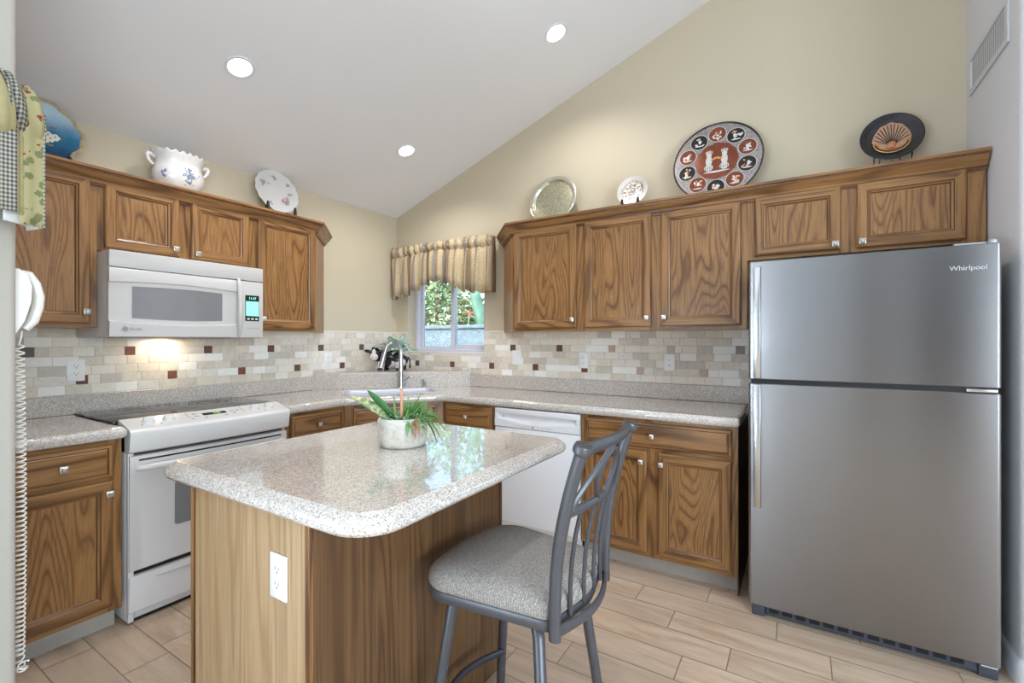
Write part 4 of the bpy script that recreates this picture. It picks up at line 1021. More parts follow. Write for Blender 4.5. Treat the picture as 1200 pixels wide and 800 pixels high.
VAR.set(Base_Color=VAR.ramp(_n, [(.38, lin((92, 128, 74))), (.5, lin((150, 160, 110))), (.62, lin((206, 196, 160)))]), Roughness=.5); VAR = VAR.mat
DRY = plain('dry_curled_leaf', (170, 122, 96), .7, var=.2, scale=60); DRY2 = plain('dull_maroon_leaf', (110, 84, 92), .7, var=.2, scale=60)
pc_ = (-1.262, 1.262)
t = thing('potted_plant', 'potted mixed succulents in a round concrete pot on the island', 'plant', (pc_[0], pc_[1], .9205))
MB().lathe([(.001, 0), (.080, 0), (.086, .006), (.090, .03), (.091, .090), (.089, .100), (.084, .105), (.079, .102), (.077, .085), (.001, .083)], 40).build('pot', STONEP, t, smooth=50)
MB().lathe([(.078, .088), (.05, .092), (.02, .090), (.001, .093)], 24).build('soil', SOIL, t)
rt = Vector((.8505, .526, 0)); fwd = Vector((-.526, .8505, 0)); Z = Vector((0, 0, 1))
mb = MB(); leaf(mb, -rt * .05 + Z * .09, -rt * .9 + Z * .75 + fwd * .1, .215, .020, .22, .3, side=fwd * .75 + Z * .5 + rt * .3); solid(mb.build('variegated_leaf', VAR, t, smooth=60))
mb = MB(); leaf(mb, -rt * .028 + Z * .09 + fwd * .01, -rt * .62 + Z * .78 + fwd * .1, .185, .021, .18, .3, side=rt * .62 + Z * .55 - fwd * .45); solid(mb.build('broad_leaf', G3, t, smooth=60))
mb = MB(); rnd = random.Random(8)
for k in range(200):
    a = rnd.uniform(-1.2, 1.9); el = rnd.uniform(.25, 1.3); rad = rnd.uniform(0, .06); ph = rnd.uniform(0, 6.28)
    base = rt * (.022 + rad * math.cos(ph) * .8) + fwd * rad * math.sin(ph) + Z * .088
    dv = rt * math.cos(a) * math.cos(el) + fwd * math.sin(a + rnd.uniform(-2, 2)) * math.cos(el) + Z * math.sin(el)
    leaf(mb, base, dv, rnd.uniform(.06, .125), rnd.uniform(.0028, .0046), rnd.uniform(.1, .6), .3, 0, 6)
solid(mb.build('spiky_foliage', G1, t, smooth=60))
mb = MB()
for k in range(90):
    ph = rnd.uniform(0, 6.28); rad = rnd.uniform(.02, .07); base = Vector((math.cos(ph) * rad, math.sin(ph) * rad, .088)); el = rnd.uniform(.5, 1.4)
    leaf(mb, base, Vector((math.cos(ph) * math.cos(el), math.sin(ph) * math.cos(el), math.sin(el))), rnd.uniform(.02, .045), rnd.uniform(.004, .007), .1, .4, 0, 5)
solid(mb.build('low_succulents', G2, t, smooth=60), .002)
mb = MB(); leaf(mb, rt * .05 + Z * .10, rt * .85 + Z * .55, .135, .009, .75, .3); leaf(mb, rt * .06 + Z * .10, rt * .95 + Z * .42 - fwd * .1, .11, .009, .8, .3)
leaf(mb, rt * .07 + Z * .10 - fwd * .02, rt * .9 + Z * .3 - fwd * .4, .09, .007, 1.0, .3); leaf(mb, rt * .03 + Z * .10 - fwd * .06, -fwd * .9 + rt * .25 + Z * .3, .05, .007, 1.4, .3)
solid(mb.build('trailing_leaves', G1, t, smooth=60))
mb = MB(); leaf(mb, rt * .06 + Z * .105 - fwd * .055, rt * .35 - fwd * .7 + Z * .1, .050, .008, 1.2, .5); leaf(mb, rt * .055 + Z * .10 - fwd * .065, rt * .2 - fwd * .5 - Z * .3, .045, .007, .9, .7); solid(mb.build('dried_leaf', DRY, t, smooth=60))
mb = MB(); leaf(mb, rt * .08 + Z * .10 - fwd * .02, rt * .6 - fwd * .2 - Z * .25, .062, .006, 1.0, .4); solid(mb.build('withered_leaf', DRY2, t, smooth=60))
MB().tube([rt * .003 + Z * .085 - fwd * .03, rt * .003 + Z * .15 - fwd * .03, rt * .003 + Z * .208 - fwd * .03, rt * .003 + Z * .214 - fwd * .03], [.0055, .0052, .005, .003], 8).build('terracotta_stake', plain('terracotta_stake', (206, 148, 118), .7, var=.1, scale=60), t)

# ================================================================ COW PLANTER ON THE LEDGE
COWB = NM('black_and_white_glaze'); _n = COWB.noise(COWB.coords(), 9.5, 1, .4)
COWB.set(Base_Color=COWB.ramp(_n, [(.52, lin((30, 28, 34))), (.54, lin((226, 222, 222)))]), Roughness=.25); COWB = COWB.mat
COWK = plain('black_glaze', (32, 30, 36), .25); COWW = plain('white_glaze', (228, 224, 222), .3); PINK = plain('pale_muzzle_glaze', (226, 218, 216), .35)
cw = (-2.99, 2.87)
t = thing('cow_planter', 'black and white cow planter with a leafy plant on the corner ledge', 'planter', (cw[0], cw[1], 1.0515), 31.7)
# local +x = image right, local y = away from the camera
MB().ball((0, 0, .090), (.135, .085, .078), 0, 24, 14).build('body', COWB, t, smooth=60)
hd_ = MB().ball((-.135, -.045, .135), (.052, .050, .058), 0, 18, 12).ball((-.135, -.062, .190), (.030, .02, .012), 0, 10, 6)
h_ = hd_.build('head', COWK, t, smooth=60)
MB().ball((-.138, -.082, .118), (.036, .028, .034), 0, 16, 10).build('muzzle', PINK, h_, smooth=60)
MB().ball((-.136, -.088, .155), (.017, .012, .030), 0, 12, 8).build('blaze', COWW, h_, smooth=60)
for s_ in (-1, 1):
    MB().ball((-.136 + s_ * .066, -.045, .165), (.030, .010, .014), 0, 12, 8, Matrix.Rotation(s_ * -.25, 4, 'Y')).build('ear', COWK, h_, smooth=60)
    MB().ball((-.136 + s_ * .020, -.088, .150), (.005, .004, .006), 0, 8, 6).build('eye', COWK, h_)
for x, y in ((-.075, -.07), (.065, -.075), (-.07, .06), (.07, .06)):
    o = MB().tube([(x, y, .075), (x * 1.08, y * 1.05, .03), (x * 1.1, y * 1.08, .0)], [.030, .028, .026], 14).build('leg', COWW if y < 0 else COWK, t, smooth=60)
    MB().ball((x * 1.1, y * 1.08 - .012, .014), (.026, .026, .014), 0, 12, 6).build('hoof', COWK, o, smooth=60)
MB().tube([(.13, .01, .11), (.150, -.005, .09), (.152, -.01, .04)], [.007, .006, .005], 8).ball((.152, -.01, .035), (.010, .010, .02), 0, 8, 6).build('tail', COWK, t)
MB().lathe([(.055, .148), (.060, .170), (.055, .172), (.050, .150), (.001, .15)], 24, 0, Matrix.Translation((.035, .0, 0))).build('planter_rim', COWK, t)
mb = MB(); rnd = random.Random(3)
for k in range(75):
    a = rnd.uniform(0, 6.28); el = rnd.uniform(.1, 1.35); b = Vector((.035 + .03 * math.cos(a), .03 * math.sin(a), .155))
    dv = Vector((math.cos(a) * math.cos(el), math.sin(a) * math.cos(el), math.sin(el))); st = rnd.uniform(.05, .14)
    leaf(mb, b + dv * st * .9 , dv + Vector((rnd.uniform(-.4, .4), rnd.uniform(-.4, .4), rnd.uniform(-.3, .2))), rnd.uniform(.06, .095), rnd.uniform(.015, .022), .4, .2, 0, 6)
    mb.tube([b, b + dv * st], .0018, 4)
solid(mb.build('foliage', leafmat('pale_variegated_leaf', (130, 172, 148), (226, 236, 228)), t, smooth=60), .001)

# ================================================================ CHINA ON TOP OF THE CABINETS
ZT = UZ1                       # cabinet tops
EASEL = plain('black_lacquer_easel', (22, 20, 20), .35)
def plate_frame(t, d, lean, lift):
    """matrix taking plate space (disc in xy, face towards +z) to the thing's space: face to local -y, leaning back"""
    return Matrix.Translation((0, 0, lift)) @ Matrix.Rotation(R(90 - lean), 4, 'X') @ Matrix.Translation((0, d / 2, 0))
def disc_prof(r, rim, depth, th=.004):
    return [(.001, depth * .1), (r - rim - .012, depth * .1), (r - rim, depth * .35), (r - .004, depth), (r, depth + .001), (r, depth - th + .001), (r - rim, depth * .35 - th), (r - rim - .012, depth * .1 - th), (.001, depth * .1 - th)]
def arm_easel(t, w, lift, mat=EASEL, h=.07, dep=.09):
    mb = MB()
    for s_ in (-1, 1):
        pts = bez((s_ * w * .5, -.035, lift + h * .75), (s_ * w * .52, -.045, .02), (s_ * w * .35, -.03, .008), (0, -.01, .010), 10)
        mb.tube(pts, [.007, .010, .012, .013, .013, .012, .011, .010, .010, .010, .010], 8, up=(0, 1, 0))
        mb.tube([(s_ * w * .36, -.026, .010), (s_ * w * .36, .0, .008), (s_ * w * .30, dep, .008)], .008, 8)
        mb.tube([(s_ * w * .30, dep, .008), (s_ * w * .16, dep * .8, lift + h * 1.7)], .006, 8)
    return mb.build('easel', mat, t)
def wire_easel(t, w, lift, mat, d, lean, legs=True):
    mb = MB(); r = .0024
    for s_ in (-1, 1):
        x = s_ * w
        curl = [(x, -.022 + .010 * math.cos(a), lift + .012 + .012 * math.sin(a)) for a in [k * .7 for k in range(8)]]
        mb.tube([(x, .010, 0.001), (x, -.006, lift * .5), (x, -.012, lift)] + curl, r, 6)
        mb.tube([(x, .010, .001), (x * .8, .085, .001), (x * .3, .03 + d * .5 * math.sin(R(lean)), lift + d * .55)], r, 6)
    mb.tube([(-w, -.004, lift * .6), (w, -.004, lift * .6)], r, 6)
    mb.tube([(0, -.006, .001), (0, -.004, lift)], r, 6)
    return mb.build('wire_stand', mat, t)
# --- blue plate, half behind the valance
m = NM('blue_glaze_fading_upwards'); v = m.coords(); sp = m.n('SeparateXYZ'); m.l(v, sp.inputs[0])
gz = m.n('MapRange'); gz.inputs[1].default_value = -.13; gz.inputs[2].default_value = .13; m.l(sp.outputs[1], gz.inputs[0])
n_ = m.noise(v, 9, 3); m.set(Base_Color=m.ramp(m.math('ADD', gz.outputs[0], m.math('MULTIPLY', m.math('SUBTRACT', n_, .5), .4)), [(.1, lin((16, 62, 96))), (.5, lin((44, 112, 150))), (.95, lin((176, 200, 214)))]), Roughness=.15)
BLUEG = m.mat; GOLD = plain('worn_gold_rim', (176, 158, 118), .35, .3, var=.2, scale=60); PETAL = plain('cream_painted_petals', (214, 212, 200), .3, var=.1, scale=90)
t = thing('decorative_plate', 'blue china plate with scalloped gold rim and white flowers beside the valance', 'plate', (-3.10, .700, ZT), 90)
Mx = plate_frame(t, .335, 16, .020)
sc = lambda a, r, z: 1 + (.035 * math.sin(12 * a) + .03 * math.sin(5 * a + 1)) * max(0, (r - .10) / .07)
pl = MB().lathe(disc_prof(.168, .05, .026), 96, 0, None, sc).build('plate', BLUEG, t, smooth=60); pl.matrix_local = Mx
o = MB().lathe([(.155, .0250), (.162, .0280), (.169, .0285), (.170, .0265)], 96, 0, None, sc).build('gilt_rim', GOLD, pl, smooth=60)
fb = MB(); rnd = random.Random(2)
for k in range(26):
    a = rnd.uniform(0, 6.28); q = rnd.uniform(0, .066); cx, cy = .004 + q * math.cos(a), .0 + q * .9 * math.sin(a)
    for j in range(5): fb.ball((cx + .011 * math.cos(j * 1.257), cy + .011 * math.sin(j * 1.257), .0045), (.009, .009, .0015), 0, 8, 4)
    fb.ball((cx, cy, .006), (.004, .004, .002), 1, 6, 4)
for k in range(22):
    a = rnd.uniform(0, 6.28); q = rnd.uniform(.03, .085); fb.ball((.012 + q * math.cos(a), q * math.sin(a), .0035), (.014, .006, .0015), 1, 8, 4)
fb.build('painted_flowers', [PETAL, plain('brown_green_painted_leaves', (112, 98, 70), .4, var=.2)], pl, smooth=60)
arm_easel(t, .20, .015)
# --- tureen
CHINA = plain('white_china', (208, 206, 204), .14, var=.015); BLUEF = plain('blue_grey_flower_print', (122, 132, 160), .25, var=.3, scale=90); GRNF = plain('grey_green_leaf_print', (140, 152, 142), .3, var=.2, scale=90)
t = thing('tureen', 'white two-handled china bowl with scalloped rim and blue flowers', 'bowl', (-3.09, 1.285, ZT), 90); t.scale = (.88, .88, .95)
oval = lambda a, r, z: 1 / math.sqrt(math.cos(a) ** 2 + (math.sin(a) / .70) ** 2) * (1 + (.025 * math.cos(18 * a) if z > .235 else 0)) * (1 + .010 * math.cos(8 * a))
pr = [(.001, .0), (.075, .0), (.080, .006), (.074, .018), (.088, .026), (.128, .055), (.148, .095), (.150, .125), (.140, .160), (.130, .185), (.134, .200), (.146, .225), (.158, .243), (.160, .250), (.152, .247), (.136, .215), (.124, .19), (.130, .15), (.12, .08), (.001, .04)]
def scal(a, r, z): return oval(a, r, z)
mb = MB().lathe(pr, 144, 0, None, scal)
mb.v = [(x, y, z + (.006 * math.cos(18 * math.atan2(y, x)) * min(1, (z - .215) / .03) if z > .215 else 0)) for x, y, z in mb.v]
mb.build('bowl', CHINA, t, smooth=60)
for s_ in (-1, 1):
    MB().tube(bez((s_ * .136, 0, .205), (s_ * .185, 0, .250), (s_ * .195, 0, .190), (s_ * .146, 0, .160), 14), [.009 + .004 * math.sin(math.pi * k / 14) for k in range(15)], 10).build('handle', CHINA, t, smooth=60)
def onbowl(a, z):
    r = 0
    for (r0, z0), (r1, z1) in zip(pr[4:9], pr[5:10]):
        if z0 <= z <= z1: r = r0 + (r1 - r0) * (z - z0) / (z1 - z0)
    f_ = scal(a, r, z); return Vector((r * f_ * math.cos(a), r * f_ * math.sin(a), z))
mb = MB(); rnd = random.Random(5)
for k in range(70):
    cx = rnd.gauss(0, 1); cz = rnd.gauss(0, 1); big = k < 26
    a = R(-78) + (.10 * cx if big else .22 * cx); z = .118 + (.016 * cz if big else .024 * cz); z = min(max(z, .06), .16)
    p = onbowl(a, z); mb.ball(p, (.0075, .0035, .0075) if big else (.005, .003, .005), 0 if big or rnd.random() < .4 else 1, 7, 5)
for a, z in ((R(-150), .10), (R(-152), .115), (R(-147), .095), (R(-145), .125)): mb.ball(onbowl(a, z), (.008, .008, .010), 0, 8, 5)
mb.build('painted_flowers', [BLUEF, GRNF], t, smooth=60)
# --- rose plate
ROSE = plain('rose_flower_print', (182, 136, 140), .3, var=.3, scale=110)
t = thing('decorative_plate', 'white china plate with pink roses on a black stand, over the range wall cabinets', 'plate', (-3.10, 1.905, ZT), 90)
Mx = plate_frame(t, .305, 14, .055)
sc = lambda a, r, z: 1 + (.018 * math.sin(16 * a)) * max(0, (r - .12) / .035)
pl = MB().lathe(disc_prof(.156, .042, .022), 96, 0, None, sc).build('plate', CHINA, t, smooth=60); pl.matrix_local = Mx
rnd = random.Random(9)
for (cx, cy, n, sp_) in ((-.085, .055, 30, .018), (.07, -.055, 38, .022), (.100, .01, 8, .010), (-.005, .115, 10, .012), (-.055, -.095, 10, .012), (.095, .075, 8, .010)):
    mb = MB()
    for k in range(n):
        x, y = cx + rnd.gauss(0, sp_) * .6, cy + rnd.gauss(0, sp_) * .6; q = math.hypot(x, y); z = .0035 if q < .10 else .008 + (q - .112) * .32
        mb.ball((x, y, max(z, .0035)), (.007, .007, .0015), 0 if rnd.random() < .6 else 1, 7, 4)
    mb.build('painted_roses', [ROSE, GRNF], pl, smooth=60)
arm_easel(t, .20, .055)
# --- engraved metal tray
def engraved(name, a, b, scale=70):
    m = NM(name); v = m.coords(); vo = m.n('TexVoronoi', feature='DISTANCE_TO_EDGE'); vo.inputs['Scale'].default_value = scale; m.l(m.noise(v, 14, 2, .5, 1, 1), vo.inputs['Vector'])
    n_ = m.noise(v, scale * 1.6, 3, .6, dist=1.5)
    m.set(Base_Color=m.ramp(n_, [(.4, lin(a)), (.55, lin(b))]), Metallic=.7, Roughness=.33); m.bump(n_, .35, .001); return m.mat
TRAYM = engraved('engraved_champagne_metal', (146, 142, 116), (196, 192, 166)); TRAYR = plain('pale_metal_rim', (206, 204, 184), .22, .8, var=.05)
t = thing('metal_tray', 'round engraved champagne-coloured metal tray above the first sink-wall cabinet', 'tray', (-1.548, 3.045, ZT), 0)
Mx = plate_frame(t, .375, 13, .014)
pl = MB().lathe([(.001, .002), (.150, .002), (.154, .004), (.160, .016), (.164, .018), (.186, .019), (.189, .017), (.187, .014), (.164, .013), (.15, -.002), (.001, -.002)], 72, [0] * 0 if False else 0).build('tray', TRAYR, t, smooth=40); pl.matrix_local = Mx
MB().lathe([(.001, .0028), (.148, .0028), (.150, .0022)], 60).build('engraved_field', TRAYM, pl, smooth=40)
wire_easel(t, .075, .014, plain('brass_wire', (150, 128, 84), .35, .7), .375, 13)
# --- small pierced plate
PEW = engraved('silver_relief_metal', (118, 104, 98), (226, 218, 210), 46)
t = thing('decorative_plate', 'small silver plate with embossed relief, between the tray and the big platter', 'plate', (-.948, 3.045, ZT), 0)
Mx = plate_frame(t, .205, 13, .060)
sc = lambda a, r, z: 1 + .012 * math.cos(30 * a) * (1 if r > .095 else 0)
pl = MB().lathe(disc_prof(.1025, .028, .012, .003), 120, 0, None, sc).build('plate', plain('silver_rim', (218, 212, 206), .3, .5, var=.06), t, smooth=50); pl.matrix_local = Mx
o = MB().lathe([(.001, .0025), (.064, .0025), (.070, .0045), (.074, .0060)], 60).build('relief_field', PEW, pl, smooth=50)
mb = MB(); rnd = random.Random(6)
for k in range(10):
    a = 2 * math.pi * k / 10; mb.ball((.050 * math.cos(a), .050 * math.sin(a), .004), (.013, .010, .004), 0, 10, 6, Matrix.Rotation(a, 4, 'Z'))
    mb.ball((.026 * math.cos(a + .3), .026 * math.sin(a + .3), .004), (.010, .006, .004), 0, 10, 6, Matrix.Rotation(a * 2, 4, 'Z'))
mb.ball((0, 0, .004), (.014, .014, .005), 0, 12, 6); mb.build('embossed_leaves', PEW, pl, smooth=60)
arm_easel(t, .105, .060, EASEL, .05, .07)
# --- large inlaid platter with a ring of medallions (plain stand-in figures)
SILV = engraved('silver_inlay', (132, 124, 122), (176, 168, 166), 60); COPP = plain('copper_enamel', (126, 66, 44), .35, .4, var=.2, scale=50); BLK = plain('black_enamel', (34, 30, 30), .35, .2, var=.2); SIL2 = plain('bright_silver_figures', (214, 210, 206), .3, .5, var=.08, scale=80); TAN = plain('gilded_copper_figures', (214, 150, 98), .35, .4, var=.1)
DRIM = plain('dark_bronze_rim', (60, 50, 46), .35, .5, var=.2)
PD = .515
t = thing('decorative_platter', 'large copper, black and silver platter with a ring of round medallions', 'platter', (-.430, 3.035, ZT), 0)
Mx = plate_frame(t, PD, 12, .012); r_ = PD / 2
pl = MB().lathe([(.001, .001), (r_ - .012, .004), (r_ - .004, .010), (r_, .009), (r_ - .001, .004), (r_ - .014, -.003), (.001, -.004)], 96).build('platter', DRIM, t, smooth=40); pl.matrix_local = Mx
MB().lathe([(.001, .0025), (r_ - .014, .0055), (r_ - .010, .0050)], 96).build('silver_field', SILV, pl, smooth=40)
ngon = lambda a, r, z: (1 + .02 * math.cos(12 * a))
cm = MB().lathe([(.001, .0050), (.118, .0058), (.121, .0045)], 72, 0, None, ngon).build('centre_medallion', COPP, pl, smooth=40)
def blob_figure(mb, cx, cy, s, seed, m0, m1, z):
    """an abstract little group of shapes, no known design"""
    q = random.Random(seed)
    for k in range(q.randint(7, 9)):
        a = q.uniform(0, 6.28); d = q.uniform(.1, .72) * s
        mb.ball((cx + d * math.cos(a), cy + d * math.sin(a), z), (q.uniform(.12, .30) * s, q.uniform(.08, .16) * s, .0014), m0 if q.random() < .75 else m1, 9, 4, Matrix.Rotation(q.uniform(0, 3.14), 4, 'Z'))
    mb.ball((cx, cy - .55 * s, z), (.62 * s, .10 * s, .0014), m0, 10, 4)
    mb.ball((cx + q.uniform(-.2, .2) * s, cy + .1 * s, z), (.20 * s, .34 * s, .0016), m1 if seed % 3 == 0 else m0, 9, 4)
fg = MB()
for sx in (-1, 1):       # two simple upright shapes and a ground line in the centre
    x = sx * .044
    fg.ball((x, .042, .0070), (.016, .018, .002), 0, 10, 5).ball((x, .004, .0070), (.020, .036, .002), 0, 12, 5).ball((x - sx * .020, .010, .0072), (.026, .006, .0018), 1, 9, 4, Matrix.Rotation(sx * -.3, 4, 'Z')).ball((x, -.042, .0070), (.028, .024, .002), 0, 10, 5)
    for k in range(5): fg.ball((x + (k - 2) * .008, .068 - abs(k - 2) * .003, .0068), (.003, .011, .0014), 0, 6, 4)
    for k in range(4): fg.ball((x + (k - 1.5) * .012, -.045, .0075), (.0022, .020, .0018), 2, 6, 4)
fg.ball((0, -.072, .0068), (.074, .006, .0016), 0, 14, 4).ball((0, .02, .007), (.020, .005, .0015), 1, 9, 4).build('figures', [SIL2, TAN, BLK], cm, smooth=60)
NR = 10
for k in range(NR):
    a = 2 * math.pi * (k + .5) / NR; cx, cy = .178 * math.cos(a), .178 * math.sin(a); cop = k % 2 == 0
    ro = MB().lathe([(.001, .0062), (.047, .0062), (.0485, .0078), (.052, .0078), (.0535, .0050)], 36, [0] * 36 * 4 and 0, Matrix.Translation((cx, cy, 0))).build('medallion', COPP if cop else BLK, pl, smooth=40)
    MB().lathe([(.0475, .0066), (.0490, .0084), (.0520, .0084), (.0535, .0060)], 36, 0, Matrix.Translation((cx, cy, 0))).build('medallion_rim', SIL2, ro, smooth=40)
    mb = MB(); blob_figure(mb, cx, cy, .044, 40 + k, 0, 1, .0068); mb.build('figures', [SIL2, TAN], ro, smooth=60)
arm_easel(t, .20, .012, EASEL, .02, .09)
# --- black oval plate with a striped copper relief (plain stand-in)
t = thing('decorative_plate', 'black plate with a ribbed copper fan relief on a wire stand over the refrigerator', 'plate', (.405, 3.04, ZT), 0)
Mx = plate_frame(t, .262, 13, .082)
sat = plain('satin_black_plate', (44, 41, 42), .34, .2, var=.08)
pl = MB().lathe([(.001, .003), (.098, .003), (.106, .006), (.122, .013), (.128, .015), (.132, .013), (.130, .009), (.1, -.001), (.001, -.001)], 80).build('plate', sat, t, smooth=45); pl.matrix_local = Mx
mb = MB()
for k in range(72):
    a = 2 * math.pi * k / 72; mb.ball((.119 * math.cos(a), .119 * math.sin(a), .0125), (.0022, .0022, .0016), 0, 6, 4)
mb.build('beaded_border', plain('dark_beads', (86, 82, 84), .4, .3), pl)
CPR = plain('copper_relief', (176, 138, 112), .4, .35, var=.15, scale=60); CPO = plain('orange_copper_relief', (196, 122, 76), .4, .35, var=.15, scale=60); GLD = plain('gold_band_relief', (206, 170, 104), .35, .45, var=.1)
fan = [(-.036, -.066), (.036, -.066)] + [(.082 * math.sin(a_), -.040 + .118 * math.cos(a_) * (1 + .03 * math.cos(a_ * 11))) for a_ in [R(80 - 160 * k / 24) for k in range(25)]]
rl = MB(); rl.prism(fan, .002, .010, 'xy', 0); rl = rl.build('relief', CPR, pl, smooth=0)
st_ = MB()
for k in range(13):
    a_ = R(-72 + 12 * k); st_.tube([(.020 * math.sin(a_), -.046 + .020 * math.cos(a_), .0105), (.074 * math.sin(a_), -.040 + .106 * math.cos(a_), .0105)], .0021, 6)
st_.build('dark_ribs', BLK, rl)
MB().ball((0, -.046, .010), (.020, .017, .006), 0, 18, 8).build('raised_boss', CPO, rl, smooth=60)
for q in (0, 1):
    MB().tube([((.062 + q * .012) * math.sin(a), -.028 - (.048 + q * .013) * math.cos(a), .0085) for a in [R(-88 + 176 * k / 20) for k in range(21)]], .0036, 8).build('curved_band', GLD if q else CPO, rl)
wire_easel(t, .075, .082, plain('black_wire', (26, 25, 26), .4), .262, 13)

# ================================================================ VALANCES
def stripes(name, stops, scale, axis=0, noise_c=None):
    m = NM(name); v = m.coords(); sp = m.n('SeparateXYZ'); m.l(v, sp.inputs[0])
    f = m.math('FRACT', m.math('MULTIPLY', sp.outputs[axis], scale))
    c = m.ramp(f, stops, 'CONSTANT'); n_ = m.noise(v, 110, 3, .6); c = m.mix(m.ramp(n_, [(.45, (0, 0, 0, 1)), (.62, (.5, .5, .5, 1))]), c, lin(noise_c or (150, 126, 96)))
    m.set(Base_Color=c, Roughness=.85, Specular_IOR_Level=.15, Transmission_Weight=0); return m.mat
VALF = stripes('striped_floral_valance_cloth', [(0, lin((206, 186, 150))), (.24, lin((142, 134, 132))), (.36, lin((186, 166, 136))), (.42, lin((136, 116, 94))), (.56, lin((182, 162, 132))), (.62, lin((206, 188, 152))), (.78, lin((146, 138, 134))), (.88, lin((196, 178, 146)))], 4.4)
t = thing('window_valance', 'striped beige and grey valance gathered above the kitchen window', 'valance', (-2.66, 3.155, 0), 0)
vx0, vx1 = -.555, .545; NX = 190
def fold(x, z):
    top = 2.165; u = min(1, max(0, (2.075 - z) / .30)); a = .007 + .016 * u
    q = x + .012 * math.sin(9 * x + z * 3)
    return -.075 - a * (math.sin(q * 62) + .5 * math.sin(q * 117 + 1.3)) - .010 * (z < 2.06)
def vbot(x):
    s_ = (x - vx0) / (vx1 - vx0); base = 1.70 + .035 * s_ * 0
    arch = .130 * math.exp(-((s_ - .48) / .22) ** 2); return base + arch + .012 * math.sin(x * 62 + .6)
zs_ = [0, .04, .09, .2, .2001, .24, .4, .6, .8, 1]
lps = []
for i in range(NX + 1):
    x = vx0 + (vx1 - vx0) * i / NX; zt_ = 2.165 + .006 * math.sin(x * 90); zb_ = vbot(x); l = []
    for k, u in enumerate([0, .05, .10, .16, .2, .24, .4, .6, .8, 1]):
        z = zt_ + (zb_ - zt_) * u
        if u < .2: y = -.075 - .018 * math.sin(math.pi * u / .2) - .008 * math.sin(x * 95)
        elif u == .2: y = -.068 - .004 * math.sin(x * 95)
        else: y = fold(x, z)
        l.append((x, y, z))
    lps.append(l)
mb = MB(); mb.loops(lps, 0, closed=False)
for i, e in ((0, -1), (NX, 1)):      # the returns back to the wall at both ends
    l = lps[i]; mb.loops([l, [(x + e * .006, -.03, z) for x, y, z in l], [(x + e * .004, .0, z) for x, y, z in l]], 0, closed=False)
solid(mb.build('cloth', VALF, t, smooth=80), .003)
MB().tube([(vx0 - .004, -.078, 2.125), (vx1 + .004, -.078, 2.125)], .009, 10).build('rod', TRIMW, t)

# side window valance: a swag rolled over its rod, ending in a hanging tail near the corner
m = NM('blue_check_cloth'); v = m.coords(); sp = m.n('SeparateXYZ'); m.l(v, sp.inputs[0])
fx = m.math('FRACT', m.math('MULTIPLY', sp.outputs[1], 150)); fz_ = m.math('FRACT', m.math('MULTIPLY', sp.outputs[2], 100))
k1 = m.math('GREATER_THAN', fx, .5); k2 = m.math('GREATER_THAN', fz_, .5); s2 = m.math('ADD', k1, k2)
m.set(Base_Color=m.ramp(m.math('MULTIPLY', s2, .5), [(0, lin((176, 170, 140))), (.25, lin((122, 122, 120))), (.75, lin((72, 70, 82)))], 'CONSTANT'), Roughness=.9, Specular_IOR_Level=.1); CHK = m.mat
CRM = plain('cream_cloth_band', (158, 148, 110), .9, spec=.1, var=.05, scale=60); LIN_ = plain('white_lining_cloth', (190, 190, 190), .9, spec=.1, var=.01)
m = NM('cream_cloth_with_red_flowers'); v = m.coords(); vo = m.n('TexVoronoi'); vo.inputs['Scale'].default_value = 48; m.l(v, vo.inputs['Vector'])
sp = m.n('SeparateColor'); m.l(vo.outputs['Color'], sp.inputs[0]); n_ = m.noise(v, 160, 3, .6)
d_ = m.math('ADD', vo.outputs['Distance'], m.math('MULTIPLY', m.math('SUBTRACT', n_, .5), .8))
red = m.math('MULTIPLY', m.math('LESS_THAN', d_, .30), m.math('GREATER_THAN', sp.outputs[0], .62)); grn = m.math('MULTIPLY', m.math('LESS_THAN', d_, .42), m.math('LESS_THAN', sp.outputs[0], .42))
c = m.mix(grn, lin((158, 150, 112)), lin((112, 114, 80))); c = m.mix(red, c, lin((126, 58, 48))); m.set(Base_Color=c, Roughness=.9, Specular_IOR_Level=.1); FLW = m.mat
t = thing('window_valance', 'cream, blue-check and red-flower valance hanging at the upper left edge', 'valance', (-1.751, -.60, 0), 0)
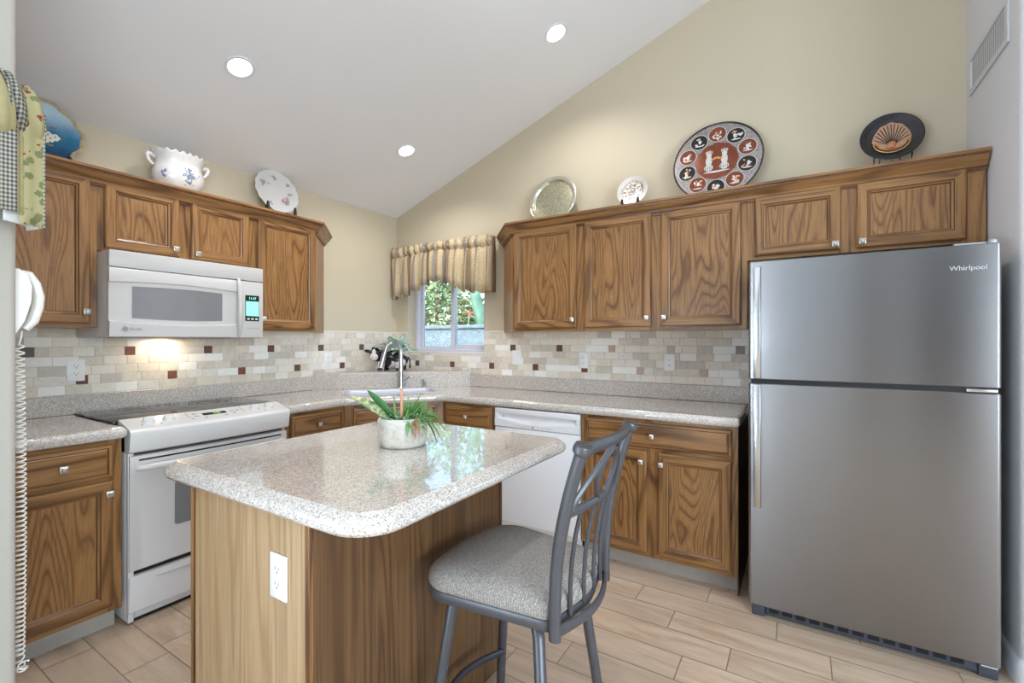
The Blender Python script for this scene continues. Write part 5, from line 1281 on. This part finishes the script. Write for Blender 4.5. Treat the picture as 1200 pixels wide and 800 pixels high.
# local: x away from the wall, y along the wall, z up. tail panels: (y0,y1,x offset,z bottom,material)
yo = .60
def panel(name, mat, ya, yb, xa, xb, zt_, zb0, zb1, wav=.004, n=14, parent=t, ph=0):
    lps = []
    for i in range(n + 1):
        u = i / n; y = ya + (yb - ya) * u; x = xa + (xb - xa) * u + wav * math.sin(u * 6.28 + ph); zb_ = zb0 + (zb1 - zb0) * u
        lps.append([(x + .010 * math.sin(math.pi * min(1, k / 2)) * (k < 2), y, zt_ + (zb_ - zt_) * k / 8) for k in range(9)])
    mb = MB(); mb.loops(lps, 0, closed=False); return solid(mb.build(name, mat, parent, smooth=70), .003)
panel('floral_tail', FLW, .327 + yo, .368 + yo, .150, .152, 1.87, 1.592, 1.590)
panel('check_edging', CHK, .3675 + yo, .3715 + yo, .1525, .1525, 1.87, 1.590, 1.590, 0)
panel('cream_tail_band', CRM, .316 + yo, .331 + yo, .158, .156, 1.88, 1.625, 1.612)
panel('check_tail', CHK, .205 + yo, .320 + yo, .165, .165, 1.90, 1.618, 1.618, .006)
panel('lining', LIN_, .305 + yo, .366 + yo, .122, .128, 1.75, 1.600, 1.588, .003)
panel('lining', LIN_, .368 + yo, .3685 + yo, .140, .01, 1.885, 1.590, 1.600, 0)
panel('cream_tail_band', CRM, .17 + yo, .21 + yo, .160, .165, 1.93, 1.62, 1.618)
# swag rolled over the rod: overlapping soft loops
MB().tube([(.085, -.78 + yo * 0, 1.93), (.085, .36 + yo, 1.93)], .012, 10).build('rod', TRIMW, t)
def roll(name, mat, y0_, y1_, dy, r, seed, zc_=1.925, lean=.0):
    lps = []; n = 22
    for k in range(n + 1):
        a = R(150 - 300 * k / n); l = []
        for j in range(7):
            u = j / 6; rr_ = r * (1 + .06 * math.sin(u * 9 + seed) + .05 * math.sin(a * 2 + seed)); yy_ = y0_ + (y1_ - y0_) * u + dy * math.sin(a) + lean * (1 - math.cos(a))
            l.append((.085 + rr_ * math.cos(a) * 1.05, yy_, zc_ + rr_ * math.sin(a) * .95 - .01 * u))
        lps.append(l)
    mb = MB(); mb.loops(lps, 0, closed=False); return solid(mb.build(name, mat, t, smooth=80), .004)
roll('floral_swag_fold', FLW, .322 + yo, .362 + yo, -.012, .084, 1, 1.872)
roll('check_swag_fold', CHK, .303 + yo, .330 + yo, -.012, .092, 2, 1.886)
roll('cream_swag_fold', CRM, .268 + yo, .311 + yo, -.010, .100, 3, 1.884)
roll('check_swag_fold', CHK, .236 + yo, .276 + yo, -.010, .093, 4, 1.882)
roll('floral_swag_fold', FLW, .16 + yo, .243 + yo, -.012, .102, 5, 1.880)
roll('cream_swag_fold', CRM, -.70 + yo, .17 + yo, .0, .085, 6, 1.882)
panel('floral_swag', FLW, -.70 + yo, .19 + yo, .150, .155, 1.92, 1.70, 1.70, .02, 40)
